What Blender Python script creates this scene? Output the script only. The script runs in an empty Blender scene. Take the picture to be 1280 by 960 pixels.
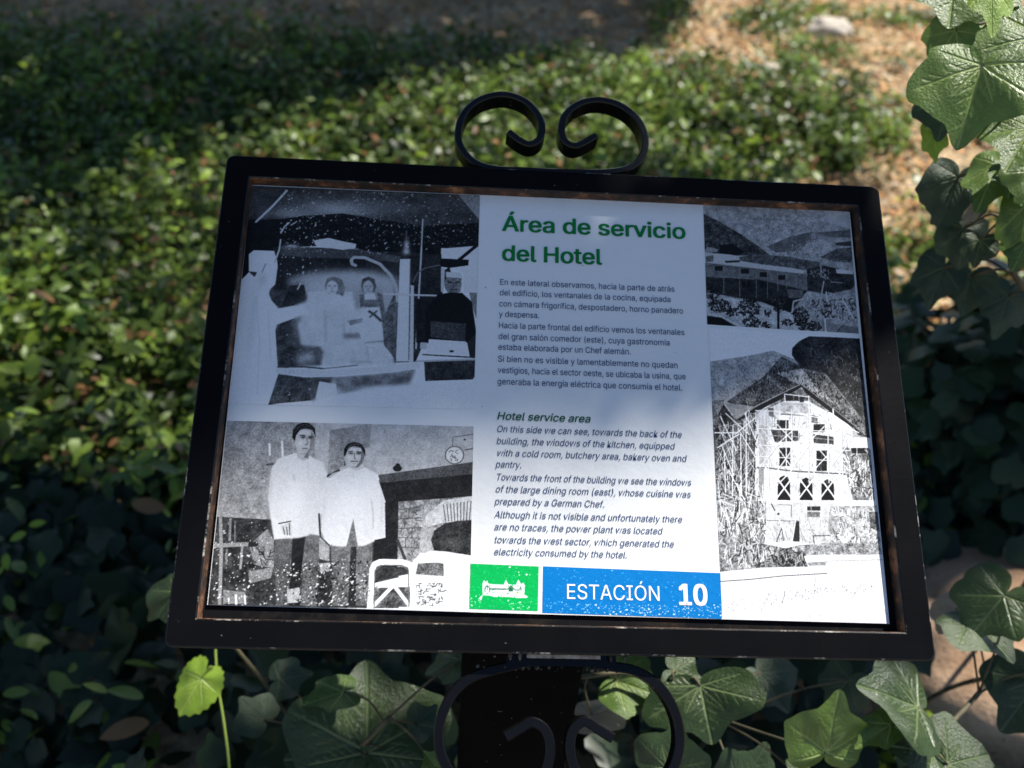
import bpy, bmesh, math, random
import numpy as np
from mathutils import Vector, Matrix, noise as mnoise

random.seed(11)
RNG = np.random.default_rng(11)
scene = bpy.context.scene
COL = scene.collection

# ------------------------------------------------------------------ camera, sky, sun, exposure
TO_SUN = Vector((0.45, 0.35, 0.82)).normalized()
cam_data = bpy.data.cameras.new('camera')
cam = bpy.data.objects.new('camera', cam_data)
COL.objects.link(cam)
CAM_RIGHT, CAM_DOWN, CAM_FWD = Vector((0.997875, -0.021146, 0.061634)), Vector((0.034922, -0.625015, -0.779831)), Vector((0.055013, 0.780326, -0.622948))
CAM_POS = Vector((-0.081012, -0.574512, 1.485532))
rot = Matrix((CAM_RIGHT, -CAM_DOWN, -CAM_FWD)).transposed()
cam.matrix_world = Matrix.Translation(CAM_POS) @ rot.to_4x4()
cam_data.sensor_width = 36.0
cam_data.lens = 36.0 * 1100.0 / 1280.0
cam_data.clip_start, cam_data.clip_end = 0.02, 2000.0
cam_data.dof.use_dof = True
cam_data.dof.focus_distance = 0.74
cam_data.dof.aperture_fstop = 4.6
scene.camera = cam

world = bpy.data.worlds.new('World')
scene.world = world
world.use_nodes = True
wn = world.node_tree
sky = wn.nodes.new('ShaderNodeTexSky')
sky.sky_type = 'NISHITA'
sky.sun_disc = False
sky.sun_elevation = math.asin(TO_SUN.z)
sky.sun_rotation = math.atan2(TO_SUN.x, TO_SUN.y)
wn.nodes['Background'].inputs['Strength'].default_value = 0.072
sky.dust_density = 0.2
sky.ozone_density = 4.5
wn.links.new(sky.outputs[0], wn.nodes['Background'].inputs['Color'])

sun_data = bpy.data.lights.new('sun', 'SUN')
sun_data.energy = 5.0
sun_data.angle = math.radians(0.53)
sun_data.color = (1.0, 0.955, 0.88)
sun = bpy.data.objects.new('sun', sun_data)
COL.objects.link(sun)
sun.rotation_euler = TO_SUN.to_track_quat('Z', 'Y').to_euler()

scene.view_settings.view_transform = 'Standard'
scene.view_settings.look = 'None'
scene.view_settings.gamma = 1.0
scene.view_settings.use_curve_mapping = False
scene.view_settings.exposure = 0.84

# ------------------------------------------------------------------ measured data (board millimetres, world metres)
TEXT = {
 'title': [
  ('Área de servicio', -51.1, 154.2, 117.5, 154.1),
  ('del Hotel', -50.5, 124.1, 39.9, 125.2),
 ],
 'spanish': [
  ('En este lateral observamos, hacia la parte de atrás', -51.6, 101.1, 105.0, 100.8),
  ('del edificio, los ventanales de la cocina, equipada', -51.8, 90.5, 101.0, 91.1),
  ('con cámara frigorífica, despostadero, horno panadero', -52.0, 80.2, 111.9, 80.3),
  ('y despensa.', -52.0, 70.2, -16.7, 70.8),
  ('Hacia la parte frontal del edificio vemos los ventanales', -51.8, 59.9, 112.3, 59.8),
  ('del gran salón comedor (este), cuya gastronomía', -51.9, 49.8, 98.6, 49.3),
  ('estaba elaborada por un Chef alemán.', -51.9, 39.6, 63.9, 40.0),
  ('Si bien no es visible y lamentablemente no quedan', -51.9, 29.3, 105.0, 28.3),
  ('vestigios, hacia el sector oeste, se ubicaba la usina, que', -52.0, 19.1, 111.7, 18.3),
  ('generaba la energía eléctrica que consumía el hotel.', -52.0, 8.8, 108.1, 7.9),
 ],
 'heading': [
  ('Hotel service area', -51.5, -22.7, 27.3, -22.8),
 ],
 'english': [
  ('On this side we can see, towards the back of the', -51.7, -33.1, 105.7, -34.1),
  ('building, the windows of the kitchen, equipped', -51.6, -43.7, 99.0, -44.1),
  ('with a cold room, butchery area, bakery oven and', -51.4, -54.0, 108.7, -54.4),
  ('pantry.', -51.8, -64.0, -30.6, -63.8),
  ('Towards the front of the building we see the windows', -51.4, -74.1, 112.0, -75.2),
  ('of the large dining room (east), whose cuisine was', -51.6, -84.1, 111.2, -85.4),
  ('prepared by a German Chef.', -51.9, -94.7, 38.5, -95.3),
  ('Although it is not visible and unfortunately there', -52.1, -104.8, 103.1, -106.8),
  ('are no traces, the power plant was located', -51.9, -114.9, 86.0, -116.7),
  ('towards the west sector, which generated the', -51.9, -125.0, 95.4, -127.5),
  ('electricity consumed by the hotel.', -51.8, -135.1, 56.5, -136.7),
 ],
 'station': [
  ('ESTACIÓN', 7.6, -168.6, 82.4, -169.6),
 ],
 'number': [
  ('10', 98.2, -171.6, 121.6, -171.7),
 ],
}
TOP_SCROLLS = [[(-47.1, 251.3), (-38.7, 244.2), (-28.3, 239.3), (-19.3, 243.9), (-15.9, 255.1), (-19.0, 270.0), (-32.3, 285.5), (-53.5, 291.7), (-76.1, 283.8), (-90.3, 266.7), (-94.2, 244.5), (-89.1, 229.1), (-77.6, 217.1), (-60.4, 211.6), (-34.8, 211.1), (-7.4, 211.3)],
 [(35.1, 252.1), (25.6, 245.1), (15.1, 240.0), (6.0, 244.4), (2.6, 256.2), (5.6, 271.5), (18.8, 285.5), (38.4, 291.3), (59.6, 286.0), (75.3, 271.6), (81.8, 252.8), (79.6, 235.7), (70.5, 222.4), (54.7, 215.3), (28.7, 212.3), (-7.4, 211.3)]]
BOTTOM_SCROLLS = [[(-11.4, -209.2), (-36.4, -214.8), (-64.6, -222.9), (-80.0, -234.8), (-88.2, -250.6), (-90.7, -265.3), (-87.3, -281.4), (-76.1, -297.1), (-55.2, -309.5), (-33.0, -310.8), (-16.0, -301.3), (-7.4, -286.9), (-5.4, -272.4), (-9.3, -261.0), (-19.0, -255.9), (-28.6, -260.5), (-39.3, -266.6)],
 [(13.7, -208.8), (38.9, -213.5), (60.6, -216.6), (78.4, -226.5), (90.4, -243.1), (95.1, -261.3), (92.6, -279.3), (83.2, -295.5), (63.6, -308.4), (41.0, -311.0), (23.8, -302.5), (13.4, -288.3), (10.0, -273.8), (12.7, -260.8), (21.5, -254.6), (31.2, -259.7), (43.1, -266.6)]]
SHEET = [(-0.2786, 0.189), (0.2749, 0.1907), (0.2707, -0.1834), (-0.2741, -0.1795)]
PRINTS = {
 'kitchen_photograph': ([(-277.8, 188.2), (-72.0, 189.2), (-71.7, -14.7), (-276.2, -16.9)], [
  ('N',48,88,6.4,[-14,-11,1015,-24,1009,250,764,173,552,138,404,120,238,139,137,159,-1,170]),
  ('G',185,0.9,382,101,199,53),
  ('G',165,0.8,186,131,114,29),
  ('N',12,34,5.3,[-7,168,137,159,238,138,404,119,552,139,743,164,1006,138,1006,262,837,269,839,327,645,317,467,286,291,282,149,297,91,334,-17,473]),
  ('P',150,[896,-7,1010,-6,1008,135]),
  ('N',120,165,5.3,[902,-4,1004,0,1006,130]),
  ('N',26,60,6.4,[118,293,843,298,851,486,778,721,751,797,186,835,162,675,174,587,120,490,126,389]),
  ('N',60,100,5.3,[148,288,477,289,666,316,657,345,501,334,295,337,152,331]),
  ('P',225,[287,255,350,240,413,254,471,264,469,284,416,295,301,282]),
  ('G',190,0.9,199,286,41,11),
  ('N',150,205,10.6,[191,437,300,405,463,389,567,395,656,425,666,615,386,733,269,650]),
  ('G',215,0.8,337,482,91,78),
  ('G',215,0.8,487,432,164,45),
  ('G',205,0.7,617,472,31,67),
  ('B',14.8,2,[96,390,669,368,690,788,134,805]),
  ('N',55,100,5.3,[116,497,206,487,173,574,135,545]),
  ('N',24,70,5.3,[204,470,264,465,282,534,193,578,180,565]),
  ('G',60,0.6,235,480,26,28),
  ('N',40,105,5.3,[159,671,266,604,253,672,258,737,356,742,387,813,187,845]),
  ('G',205,0.8,291,800,40,30),
  ('G',215,0.9,302,681,55,65),
  ('P',238,[19,331,38,312,124,311,139,349,146,383,143,467,123,490,120,523,163,577,271,551,339,515,354,581,266,606,165,650,162,675,181,803,208,976,152,1005,-36,1048,-27,956,0,467,32,460]),
  ('P',55,[25,411,62,414,54,437]),
  ('L',150,4.2,[83,413,94,373]),
  ('G',236,0.9,398,624,80,119),
  ('G',236,0.9,505,718,151,97),
  ('G',234,0.9,297,616,60,65),
  ('N',214,238,8.5,[251,642,304,583,356,537,426,518,476,577,515,559,597,573,625,660,654,714,663,816,361,825,368,760,327,743,271,736]),
  ('N',214,236,8.5,[272,562,287,495,470,488,499,621,361,669]),
  ('L',175,4.2,[359,581,375,722]),
  ('L',170,4.2,[440,622,449,688]),
  ('L',185,4.2,[487,751,493,816]),
  ('L',185,4.2,[547,744,555,808]),
  ('L',150,5.3,[595,617,619,682]),
  ('N',120,190,4.2,[442,682,522,674,524,698,444,705]),
  ('N',60,150,4.2,[524,694,619,682,623,708,535,718]),
  ('N',60,150,4.2,[267,739,356,742,363,809,293,821]),
  ('G',215,0.85,305,791,34,26),
  ('B',5.3,2,[228,508,655,493,672,821,255,833]),
  ('N',90,175,5.3,[350,465,359,431,388,420,420,434,438,473,431,512,410,502,369,503]),
  ('P',222,[407,473,406,487,400,499,391,506,380,506,370,500,362,489,359,475,360,460,366,448,375,441,386,441,396,447,404,458]),
  ('N',60,130,4.2,[503,459,507,429,532,416,558,427,569,462,562,485,511,487]),
  ('P',200,[556,465,555,479,549,490,541,496,531,497,521,491,514,480,511,467,513,453,518,442,527,435,537,435,546,441,553,452]),
  ('G',90,0.8,371,466,6,4),
  ('G',90,0.8,393,465,6,4),
  ('G',90,0.8,525,462,7,3),
  ('G',90,0.8,544,461,6,3),
  ('G',110,0.7,384,492,10,3),
  ('G',110,0.7,536,484,9,3),
  ('G',150,0.6,383,478,4,8),
  ('G',120,0.6,534,472,4,7),
  ('P',225,[516,498,562,491,575,529,524,531]),
  ('N',80,150,4.2,[499,501,519,498,525,553,507,560]),
  ('N',80,150,4.2,[574,489,595,495,622,616,603,628]),
  ('N',90,150,4.2,[513,526,589,520,588,553,525,560]),
  ('P',228,[530,559,588,557,601,639,625,704,525,718,489,621]),
  ('L',80,10.6,[545,577,568,591,596,617]),
  ('L',95,7.4,[550,602,577,574]),
  ('N',130,190,4.2,[458,622,518,609,519,626,470,643]),
  ('N',60,150,4.2,[602,617,653,471,665,659,666,789,616,726]),
  ('G',170,0.5,530,804,70,6),
  ('S',205,20,63.5,3.2,[366,734,646,725,651,811,372,819]),
  ('B',2.1,1,[150,433,660,391,681,810,185,824]),
  ('L',225,5.3,[68,525,103,741,113,952]),
  ('L',222,4.2,[124,589,155,804]),
  ('G',205,0.6,86,447,20,33),
  ('G',215,0.5,61,657,20,212),
  ('L',225,27.5,[193,852,375,859,592,837,757,813]),
  ('L',80,6.4,[186,836,294,832,374,838]),
  ('L',140,5.3,[374,838,511,819]),
  ('N',40,120,5.3,[191,866,298,878,416,873,400,934,345,975,209,991,162,1000]),
  ('N',70,185,5.3,[416,873,594,857,753,830,728,896,596,906,441,949]),
  ('G',225,0.85,421,944,59,31),
  ('G',225,0.9,597,924,110,17),
  ('B',7.4,2,[328,884,753,835,758,936,337,998]),
  ('P',232,[360,893,430,904,440,1006,346,993]),
  ('P',236,[210,996,345,979,431,949,597,913,736,898,1007,878,1032,1034,118,1055]),
  ('B',6.4,2,[334,967,755,883,760,988,338,1019]),
  ('L',195,13.8,[474,366,459,360,454,342,465,328,511,328,577,355,626,406,653,459,662,526]),
  ('P',228,[662,328,707,326,725,796,669,798]),
  ('G',215,0.95,687,263,13,37),
  ('G',220,0.9,688,292,19,17),
  ('L',120,4.2,[683,194,685,229]),
  ('L',110,4.2,[707,332,722,788]),
  ('P',215,[714,448,728,451,742,800,725,800]),
  ('L',205,5.3,[752,132,752,272]),
  ('L',205,7.4,[752,272,750,738]),
  ('L',215,8.5,[603,495,835,494,834,518]),
  ('L',110,5.3,[724,434,741,390,773,366,837,350]),
  ('N',20,48,5.3,[744,512,841,503,808,709,773,721,749,711]),
  ('P',226,[840,271,1016,248,1017,473,942,476,936,383,877,355,840,364]),
  ('K',150,200,5.3,[404,130,998,145,1000,251,498,283]),
  ('L',26,14.8,[1002,239,913,326]),
  ('P',22,[836,318,959,320,958,347,877,362,837,357]),
  ('P',205,[840,364,859,367,856,474,844,477]),
  ('P',40,[857,372,877,357,889,405,871,463,857,429]),
  ('P',135,[932,438,929,458,919,475,905,485,888,486,873,477,862,461,857,440,860,420,870,403,885,393,901,392,917,401,928,417]),
  ('N',90,160,4.2,[863,412,931,409,928,472,882,480]),
  ('P',215,[862,381,930,383,933,408,863,406]),
  ('L',40,6.4,[874,428,890,430]),
  ('L',40,6.4,[906,430,921,427]),
  ('L',60,5.3,[889,464,912,463]),
  ('L',80,4.2,[899,433,895,453]),
  ('N',110,150,4.2,[965,475,1017,475,1002,604,988,560]),
  ('P',22,[830,489,881,478,934,477,978,517,999,648,1004,703,967,706,951,703,807,694,790,710,782,567]),
  ('N',45,90,5.3,[806,613,957,619,955,698,809,685]),
  ('P',230,[802,694,959,700,965,761,795,755]),
  ('P',30,[891,741,907,741,908,750,891,750]),
  ('P',45,[963,704,1001,659,1004,769,976,767]),
  ('P',200,[767,710,796,710,794,742,767,738]),
  ('N',30,80,5.3,[786,794,1004,777,1006,842,992,868,795,880]),
  ('L',185,7.4,[753,795,1005,779]),
  ('L',50,5.3,[780,764,1004,771]),
  ('P',232,[999,492,1028,480,1039,928,1002,887]),
  ('L',215,9.5,[153,19,100,96,35,177]),
  ('L',210,6.4,[177,174,158,195,146,224]),
  ('L',205,5.3,[208,168,185,186]),
  ('L',210,6.4,[147,257,145,306]),
  ('L',215,7.4,[145,306,132,364]),
  ('L',210,6.4,[249,457,238,486]),
  ('K',205,420,6.4,[114,19,972,2,979,240,666,311,151,320]),
  ('K',150,200,5.3,[114,19,757,0,764,155,137,159]),
  ('G',110,0.5,612,79,212,35),
  ('K',215,90,7.4,[137,159,343,150,363,425,160,433]),
  ('K',190,30,6.4,[172,675,357,755,342,946,207,970]),
 ]),
 'waiters_photograph': ([(-275.3, -31.4), (-71.3, -29.4), (-69.9, -180.8), (-273.5, -179.2)], [
  ('N',120,185,5.7,[-54,-4,422,-6,454,646,-29,563]),
  ('N',165,205,5.7,[346,-7,1026,2,1010,207,604,298,393,523]),
  ('N',120,175,13.3,[415,42,583,-4,579,129,469,199,419,318]),
  ('S',130,30,56.8,3.8,[424,41,574,10,578,116,429,147]),
  ('L',235,8.5,[178,129,183,189]),
  ('L',235,8.5,[227,114,235,200]),
  ('L',60,7.6,[176,245,204,239]),
  ('N',25,85,7.6,[-40,536,219,546,228,655,398,636,456,683,672,638,717,760,725,989,-20,1018]),
  ('L',150,13.3,[14,543,30,711,45,1003]),
  ('L',130,9.5,[53,548,58,661]),
  ('L',145,16.1,[-1,693,131,680]),
  ('L',150,9.5,[109,690,110,807]),
  ('L',120,7.6,[51,711,54,785]),
  ('L',110,5.7,[72,560,79,672]),
  ('N',105,165,5.7,[134,685,199,596,228,655,237,802,161,787]),
  ('S',40,16,56.8,4.7,[142,695,226,655,234,790,152,781]),
  ('P',35,[131,671,167,663,171,691,132,695]),
  ('N',110,160,5.7,[141,824,237,796,229,854,150,885]),
  ('P',30,[138,769,180,798,141,808]),
  ('N',55,115,5.7,[232,642,296,640,301,849,237,827]),
  ('P',22,[303,642,346,640,341,823,298,831]),
  ('N',70,130,5.7,[348,625,399,617,407,796,345,823]),
  ('N',120,190,5.7,[398,636,446,678,446,758,409,747]),
  ('N',150,200,5.7,[302,775,337,768,345,829,309,824]),
  ('N',150,200,5.7,[405,765,455,757,453,806,408,808]),
  ('N',80,140,5.7,[450,671,613,653,612,837,536,864,462,818]),
  ('N',62,110,5.7,[232,642,298,640,306,848,303,993,258,995]),
  ('N',18,40,5.7,[300,639,349,625,342,847,346,992,306,993]),
  ('N',70,125,5.7,[349,625,403,617,409,845,410,989,349,991]),
  ('N',70,130,5.7,[451,671,535,658,535,840,528,984,471,987]),
  ('N',25,60,5.7,[528,668,553,667,560,983,531,984]),
  ('N',80,135,5.7,[549,665,612,650,607,837,606,981,560,983]),
  ('N',30,70,5.7,[409,759,459,757,471,987,412,989]),
  ('N',150,205,5.7,[410,771,452,765,451,811,415,818]),
  ('K',225,100,6.6,[241,753,603,740,613,981,256,995]),
  ('K',25,150,6.6,[251,765,604,752,613,969,264,983]),
  ('P',222,[191,429,194,263,217,210,280,176,332,184,396,225,423,305,410,497,395,523,403,626,363,615,360,627,321,641,228,650,207,530]),
  ('G',238,0.8,295,425,55,139),
  ('G',200,0.7,199,377,9,115),
  ('L',205,3.8,[334,219,342,307]),
  ('L',200,4.7,[282,294,291,329]),
  ('L',212,3.8,[519,262,523,314]),
  ('B',2.8,2,[173,195,422,187,445,647,203,655]),
  ('P',188,[289,157,333,174,336,206,320,219,293,199]),
  ('P',120,[324,180,338,171,338,203,319,204]),
  ('P',196,[273,76,290,43,341,44,358,83,355,139,335,182,319,187,293,160,279,128]),
  ('P',186,[281,115,281,127,279,136,277,141,274,141,271,136,269,127,267,116,267,104,269,95,271,90,274,89,277,95,279,104]),
  ('G',120,0.5,274,115,4,12),
  ('P',140,[339,47,358,83,355,139,333,185,324,185,339,144,340,95]),
  ('G',222,0.7,301,119,13,18),
  ('G',225,0.6,308,61,17,11),
  ('P',26,[266,89,267,44,281,16,308,-1,325,0,355,33,361,89,358,78,346,44,321,35,297,41,282,73,278,110]),
  ('L',80,2.8,[275,59,295,21,323,8]),
  ('L',70,2.8,[301,34,328,20,350,44]),
  ('L',70,2.8,[272,39,309,11,338,20]),
  ('L',60,3.8,[297,76,307,73,318,77]),
  ('L',60,3.8,[330,79,349,81]),
  ('G',30,0.95,310,85,10,8),
  ('G',30,0.95,339,88,10,8),
  ('L',120,3.8,[323,85,331,116,323,127]),
  ('G',110,0.6,324,128,7,4),
  ('L',85,3.8,[311,150,322,147,333,151]),
  ('G',150,0.6,321,160,11,4),
  ('G',120,0.5,324,180,17,6),
  ('B',1.9,1,[255,-7,360,-10,372,222,269,225]),
  ('P',228,[407,598,404,395,416,320,472,267,509,243,570,248,620,287,646,413,659,629,619,625,607,656,578,674,553,675,531,533,512,679,460,678,426,647]),
  ('G',242,0.8,516,417,74,114),
  ('G',205,0.7,643,476,9,126),
  ('G',208,0.6,414,484,9,114),
  ('L',185,3.8,[598,427,608,503,611,578]),
  ('L',212,3.8,[519,262,523,314]),
  ('B',2.8,2,[390,254,649,245,664,676,412,685]),
  ('L',45,6.6,[395,508,407,629]),
  ('L',60,5.7,[409,633,444,674]),
  ('N',80,150,4.7,[531,528,555,677,510,681]),
  ('P',205,[498,224,554,219,565,248,533,268,502,250]),
  ('P',204,[484,169,504,137,543,138,561,177,556,219,539,250,518,251,497,224]),
  ('P',120,[549,141,562,177,555,222,535,251,529,246,546,201]),
  ('P',196,[571,182,570,190,569,197,567,200,564,200,562,197,560,190,559,183,560,175,561,168,563,164,565,164,568,168,570,174]),
  ('G',226,0.7,506,191,12,16),
  ('G',226,0.6,519,150,16,8),
  ('P',26,[477,188,478,143,492,116,517,105,546,117,562,148,564,190,559,172,545,138,518,127,495,139,485,180]),
  ('L',85,2.8,[488,148,508,121,536,117]),
  ('L',75,2.8,[494,127,522,115,546,130]),
  ('L',65,3.8,[496,161,512,158]),
  ('L',65,3.8,[529,160,547,163]),
  ('G',35,0.95,506,170,10,6),
  ('G',35,0.95,537,170,10,7),
  ('L',120,3.8,[521,171,520,197,527,201]),
  ('L',80,3.8,[507,216,522,213,535,215]),
  ('G',150,0.6,522,226,11,4),
  ('G',120,0.5,526,246,15,6),
  ('L',40,6.6,[479,211,484,237]),
  ('L',60,7.6,[418,302,436,278,463,267]),
  ('N',120,190,3.8,[432,213,480,185,483,244,422,292]),
  ('B',1.9,1,[465,100,570,96,577,267,473,270]),
  ('P',205,[249,579,288,557,295,583,296,627,262,623]),
  ('L',60,4.7,[241,566,287,552]),
  ('L',70,3.8,[260,585,268,622]),
  ('L',70,3.8,[273,584,279,625]),
  ('L',70,3.8,[283,565,288,625]),
  ('N',22,50,5.7,[623,317,1001,246,1004,390,706,433,656,440]),
  ('N',62,96,4.7,[620,287,1001,202,1002,269,629,331]),
  ('N',20,48,5.7,[652,438,708,428,714,815,617,751,619,640,661,626]),
  ('P',35,[714,248,712,256,707,262,700,266,692,266,684,263,679,257,677,249,678,241,683,235,691,231,699,231,706,234,712,240]),
  ('P',35,[706,230,705,234,703,238,699,240,695,240,691,239,688,235,687,231,688,226,690,222,694,220,698,220,702,222,705,225]),
  ('P',95,[964,165,960,188,950,206,934,217,916,218,900,208,888,190,884,168,887,145,898,126,914,115,932,115,948,125,960,142]),
  ('P',218,[959,165,956,185,947,201,933,211,917,211,903,203,892,187,889,168,892,148,901,131,915,122,931,121,945,130,955,145]),
  ('S',90,14,18.9,3.8,[902,138,944,137,945,196,903,197]),
  ('L',110,3.8,[914,118,916,65,998,46]),
  ('P',60,[970,77,969,79,968,81,966,82,963,82,961,81,959,79,959,77,959,75,961,73,963,72,965,72,968,73,969,74]),
  ('L',90,4.7,[967,136,1000,126]),
  ('N',85,215,3.8,[706,431,1004,391,1008,700,801,702,766,758,714,815]),
  ('L',85,3.8,[712,474,790,458]),
  ('L',85,3.8,[712,524,796,515]),
  ('L',85,3.8,[712,575,802,569]),
  ('L',85,3.8,[712,624,803,624]),
  ('L',85,3.8,[714,674,800,677]),
  ('L',85,3.8,[749,473,750,523]),
  ('L',85,3.8,[732,524,734,574]),
  ('L',85,3.8,[765,573,765,623]),
  ('L',85,3.8,[740,623,741,675]),
  ('S',60,20,37.9,2.8,[711,449,812,445,801,695,721,760]),
  ('N',180,235,4.7,[820,564,814,508,885,417,1004,391,1006,521,888,538]),
  ('L',80,3.8,[885,442,896,530]),
  ('L',80,3.8,[899,439,908,529]),
  ('L',80,3.8,[913,436,920,527]),
  ('L',80,3.8,[926,433,932,525]),
  ('L',80,3.8,[940,430,944,524]),
  ('L',80,3.8,[954,427,956,522]),
  ('L',80,3.8,[968,424,967,520]),
  ('L',80,3.8,[981,421,979,519]),
  ('L',80,3.8,[995,418,991,517]),
  ('N',150,200,4.7,[798,584,852,563,842,706,796,696]),
  ('N',18,80,5.7,[840,632,852,582,892,543,942,526,1006,519,1009,710,909,691,855,691]),
  ('G',95,0.6,926,641,54,38),
  ('L',60,11.4,[708,637,741,735]),
  ('P',238,[897,741,999,707,1035,687,1039,988,905,982]),
  ('P',238,[816,744,821,701,841,688,895,690,1000,710,1001,774,892,753]),
  ('N',50,160,3.8,[793,757,892,747,896,826,782,831]),
  ('N',35,80,5.7,[623,782,758,777,759,813,630,854]),
  ('P',238,[622,867,773,813,898,820,902,874,623,899]),
  ('N',20,150,3.8,[632,891,770,879,773,981,622,987]),
  ('P',232,[774,873,904,868,906,982,778,987]),
  ('S',55,70,24.6,3.8,[779,861,899,856,902,970,782,975]),
  ('S',80,20,17.0,2.8,[632,885,681,883,656,944,634,945]),
  ('L',240,22.7,[615,993,616,885,616,794,624,768,645,755,732,753,758,763,773,794,781,987]),
  ('L',240,14.2,[629,981,700,876]),
  ('L',240,14.2,[704,876,766,975]),
  ('L',240,18.9,[775,807,780,751,802,726,892,741]),
  ('L',110,3.8,[631,986,626,800,650,772,731,769,757,795,764,981]),
  ('N',150,200,4.7,[294,912,340,898,354,973,300,981]),
  ('N',100,160,4.7,[53,921,137,930,141,990,57,993]),
  ('L',230,8.5,[102,947,107,991]),
  ('L',230,7.6,[136,949,141,990]),
  ('K',232,230,7.6,[-1,688,234,778,604,764,622,981,6,1005]),
  ('K',20,160,8.5,[251,765,604,752,613,969,264,983]),
  ('K',215,80,5.7,[336,823,606,813,613,981,346,992]),
  ('K',215,50,4.7,[-28,215,169,209,190,530,-3,537]),
  ('K',215,80,5.7,[-11,563,220,567,234,778,7,786]),
  ('P',236,[-121,-117,1118,-156,1120,3,998,1,-11,-1,-111,2]),
 ]),
 'valley_photograph': ([(135.4, 189.7), (274.0, 190.1), (270.9, 67.1), (133.3, 71.0)], [
  ('N',115,198,6.8,[-33,-44,1057,-29,1024,1011,-22,1027]),
  ('N',175,215,19.4,[828,-17,1038,-28,1026,157,831,91]),
  ('S',200,40,58.3,3.9,[381,8,979,11,783,94,397,92]),
  ('S',150,120,25.3,3.9,[65,25,979,11,961,297,407,332]),
  ('S',95,80,29.2,3.9,[201,91,783,94,733,311,407,332]),
  ('K',200,160,6.8,[153,45,737,61,580,321,339,324]),
  ('N',70,130,7.8,[416,331,584,237,740,186,676,315,616,366,482,375]),
  ('S',90,50,77.8,3.9,[436,318,739,204,785,390,499,409]),
  ('S',190,40,87.5,4.9,[542,323,870,244,766,403,539,383]),
  ('N',70,120,5.8,[740,195,998,155,995,222,871,227]),
  ('N',40,90,5.8,[882,269,1001,250,998,292,895,292]),
  ('N',15,105,5.8,[-6,72,121,145,245,234,368,334,437,399,92,429,-10,376]),
  ('S',120,70,21.4,3.9,[22,138,244,258,366,370,16,357]),
  ('P',18,[105,339,193,321,269,388,229,417,102,417]),
  ('N',30,130,4.9,[776,397,893,319,998,301,994,429,859,423]),
  ('S',160,40,29.2,3.9,[539,383,990,424,987,470,763,450]),
  ('P',190,[-6,408,171,414,665,515,654,549,-8,490]),
  ('N',120,170,5.8,[16,357,94,376,83,400,5,399]),
  ('N',40,130,4.9,[228,433,336,398,538,404,773,438,760,509,656,504,381,482,237,462]),
  ('P',50,[130,469,237,456,232,474,139,486]),
  ('N',60,120,4.9,[8,441,58,426,56,479,7,489]),
  ('N',78,132,5.8,[-8,492,683,543,671,677,540,744,312,772,-3,678]),
  ('N',22,60,5.8,[-1,614,347,607,676,676,553,863,368,791,-5,737]),
  ('L',130,3.9,[-11,594,318,609]),
  ('P',26,[65,516,119,512,117,552,64,556]),
  ('P',26,[239,528,293,524,291,564,238,568]),
  ('P',26,[364,547,417,544,415,584,362,587]),
  ('P',26,[483,563,535,559,533,599,481,602]),
  ('P',16,[242,632,265,630,264,681,240,682]),
  ('P',16,[275,630,298,628,296,678,273,680]),
  ('P',16,[365,623,388,622,386,672,363,673]),
  ('P',16,[394,621,417,620,415,670,392,671]),
  ('L',130,3.9,[124,499,118,740]),
  ('L',130,3.9,[230,515,223,755]),
  ('L',130,3.9,[341,525,333,759]),
  ('L',130,3.9,[415,526,407,754]),
  ('L',130,3.9,[484,539,479,691]),
  ('L',130,3.9,[540,547,536,675]),
  ('L',130,3.9,[607,554,603,659]),
  ('N',75,115,5.8,[539,675,648,673,644,736,550,743]),
  ('N',15,70,5.8,[680,503,791,460,1003,510,1001,607,925,716,805,696,676,676]),
  ('S',170,34,38.9,4.9,[665,515,845,491,840,584,682,561]),
  ('P',200,[878,487,996,493,994,523,881,521]),
  ('L',185,7.8,[791,593,770,695]),
  ('L',180,7.8,[815,684,900,695]),
  ('L',150,5.8,[839,594,915,597]),
  ('L',180,6.8,[780,461,774,531]),
  ('L',25,13.6,[848,526,917,550]),
  ('N',110,200,5.8,[650,707,805,699,1013,629,1017,989,755,926,712,856,648,850]),
  ('S',30,90,38.9,7.8,[700,743,990,711,1004,901,720,890]),
  ('S',210,40,58.3,5.8,[655,712,990,699,994,924,720,890]),
  ('L',205,13.6,[910,734,970,870]),
  ('L',200,9.7,[802,679,804,753]),
  ('N',150,225,7.8,[-6,784,158,772,386,807,572,861,621,993,-8,1009]),
  ('P',20,[368,785,553,863,578,752,522,734]),
  ('S',14,105,29.2,8.8,[166,835,147,873,100,896,48,893,15,865,17,826,52,793,105,782,150,800]),
  ('S',70,36,21.4,5.8,[166,835,147,873,100,896,48,893,15,865,17,826,52,793,105,782,150,800]),
  ('S',150,15,13.6,3.9,[166,835,147,873,100,896,48,893,15,865,17,826,52,793,105,782,150,800]),
  ('S',14,136,29.2,8.8,[356,838,337,887,290,916,239,911,207,874,209,823,245,781,297,769,341,792]),
  ('S',70,47,21.4,5.8,[356,838,337,887,290,916,239,911,207,874,209,823,245,781,297,769,341,792]),
  ('S',150,20,13.6,3.9,[356,838,337,887,290,916,239,911,207,874,209,823,245,781,297,769,341,792]),
  ('S',14,63,29.2,8.8,[352,952,337,983,303,1001,264,998,240,976,242,945,268,919,307,911,340,924]),
  ('S',70,21,21.4,5.8,[352,952,337,983,303,1001,264,998,240,976,242,945,268,919,307,911,340,924]),
  ('S',150,9,13.6,3.9,[352,952,337,983,303,1001,264,998,240,976,242,945,268,919,307,911,340,924]),
  ('S',14,61,29.2,8.8,[537,773,523,803,489,821,453,818,430,796,431,764,457,738,495,731,526,744]),
  ('S',70,21,21.4,5.8,[537,773,523,803,489,821,453,818,430,796,431,764,457,738,495,731,526,744]),
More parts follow.
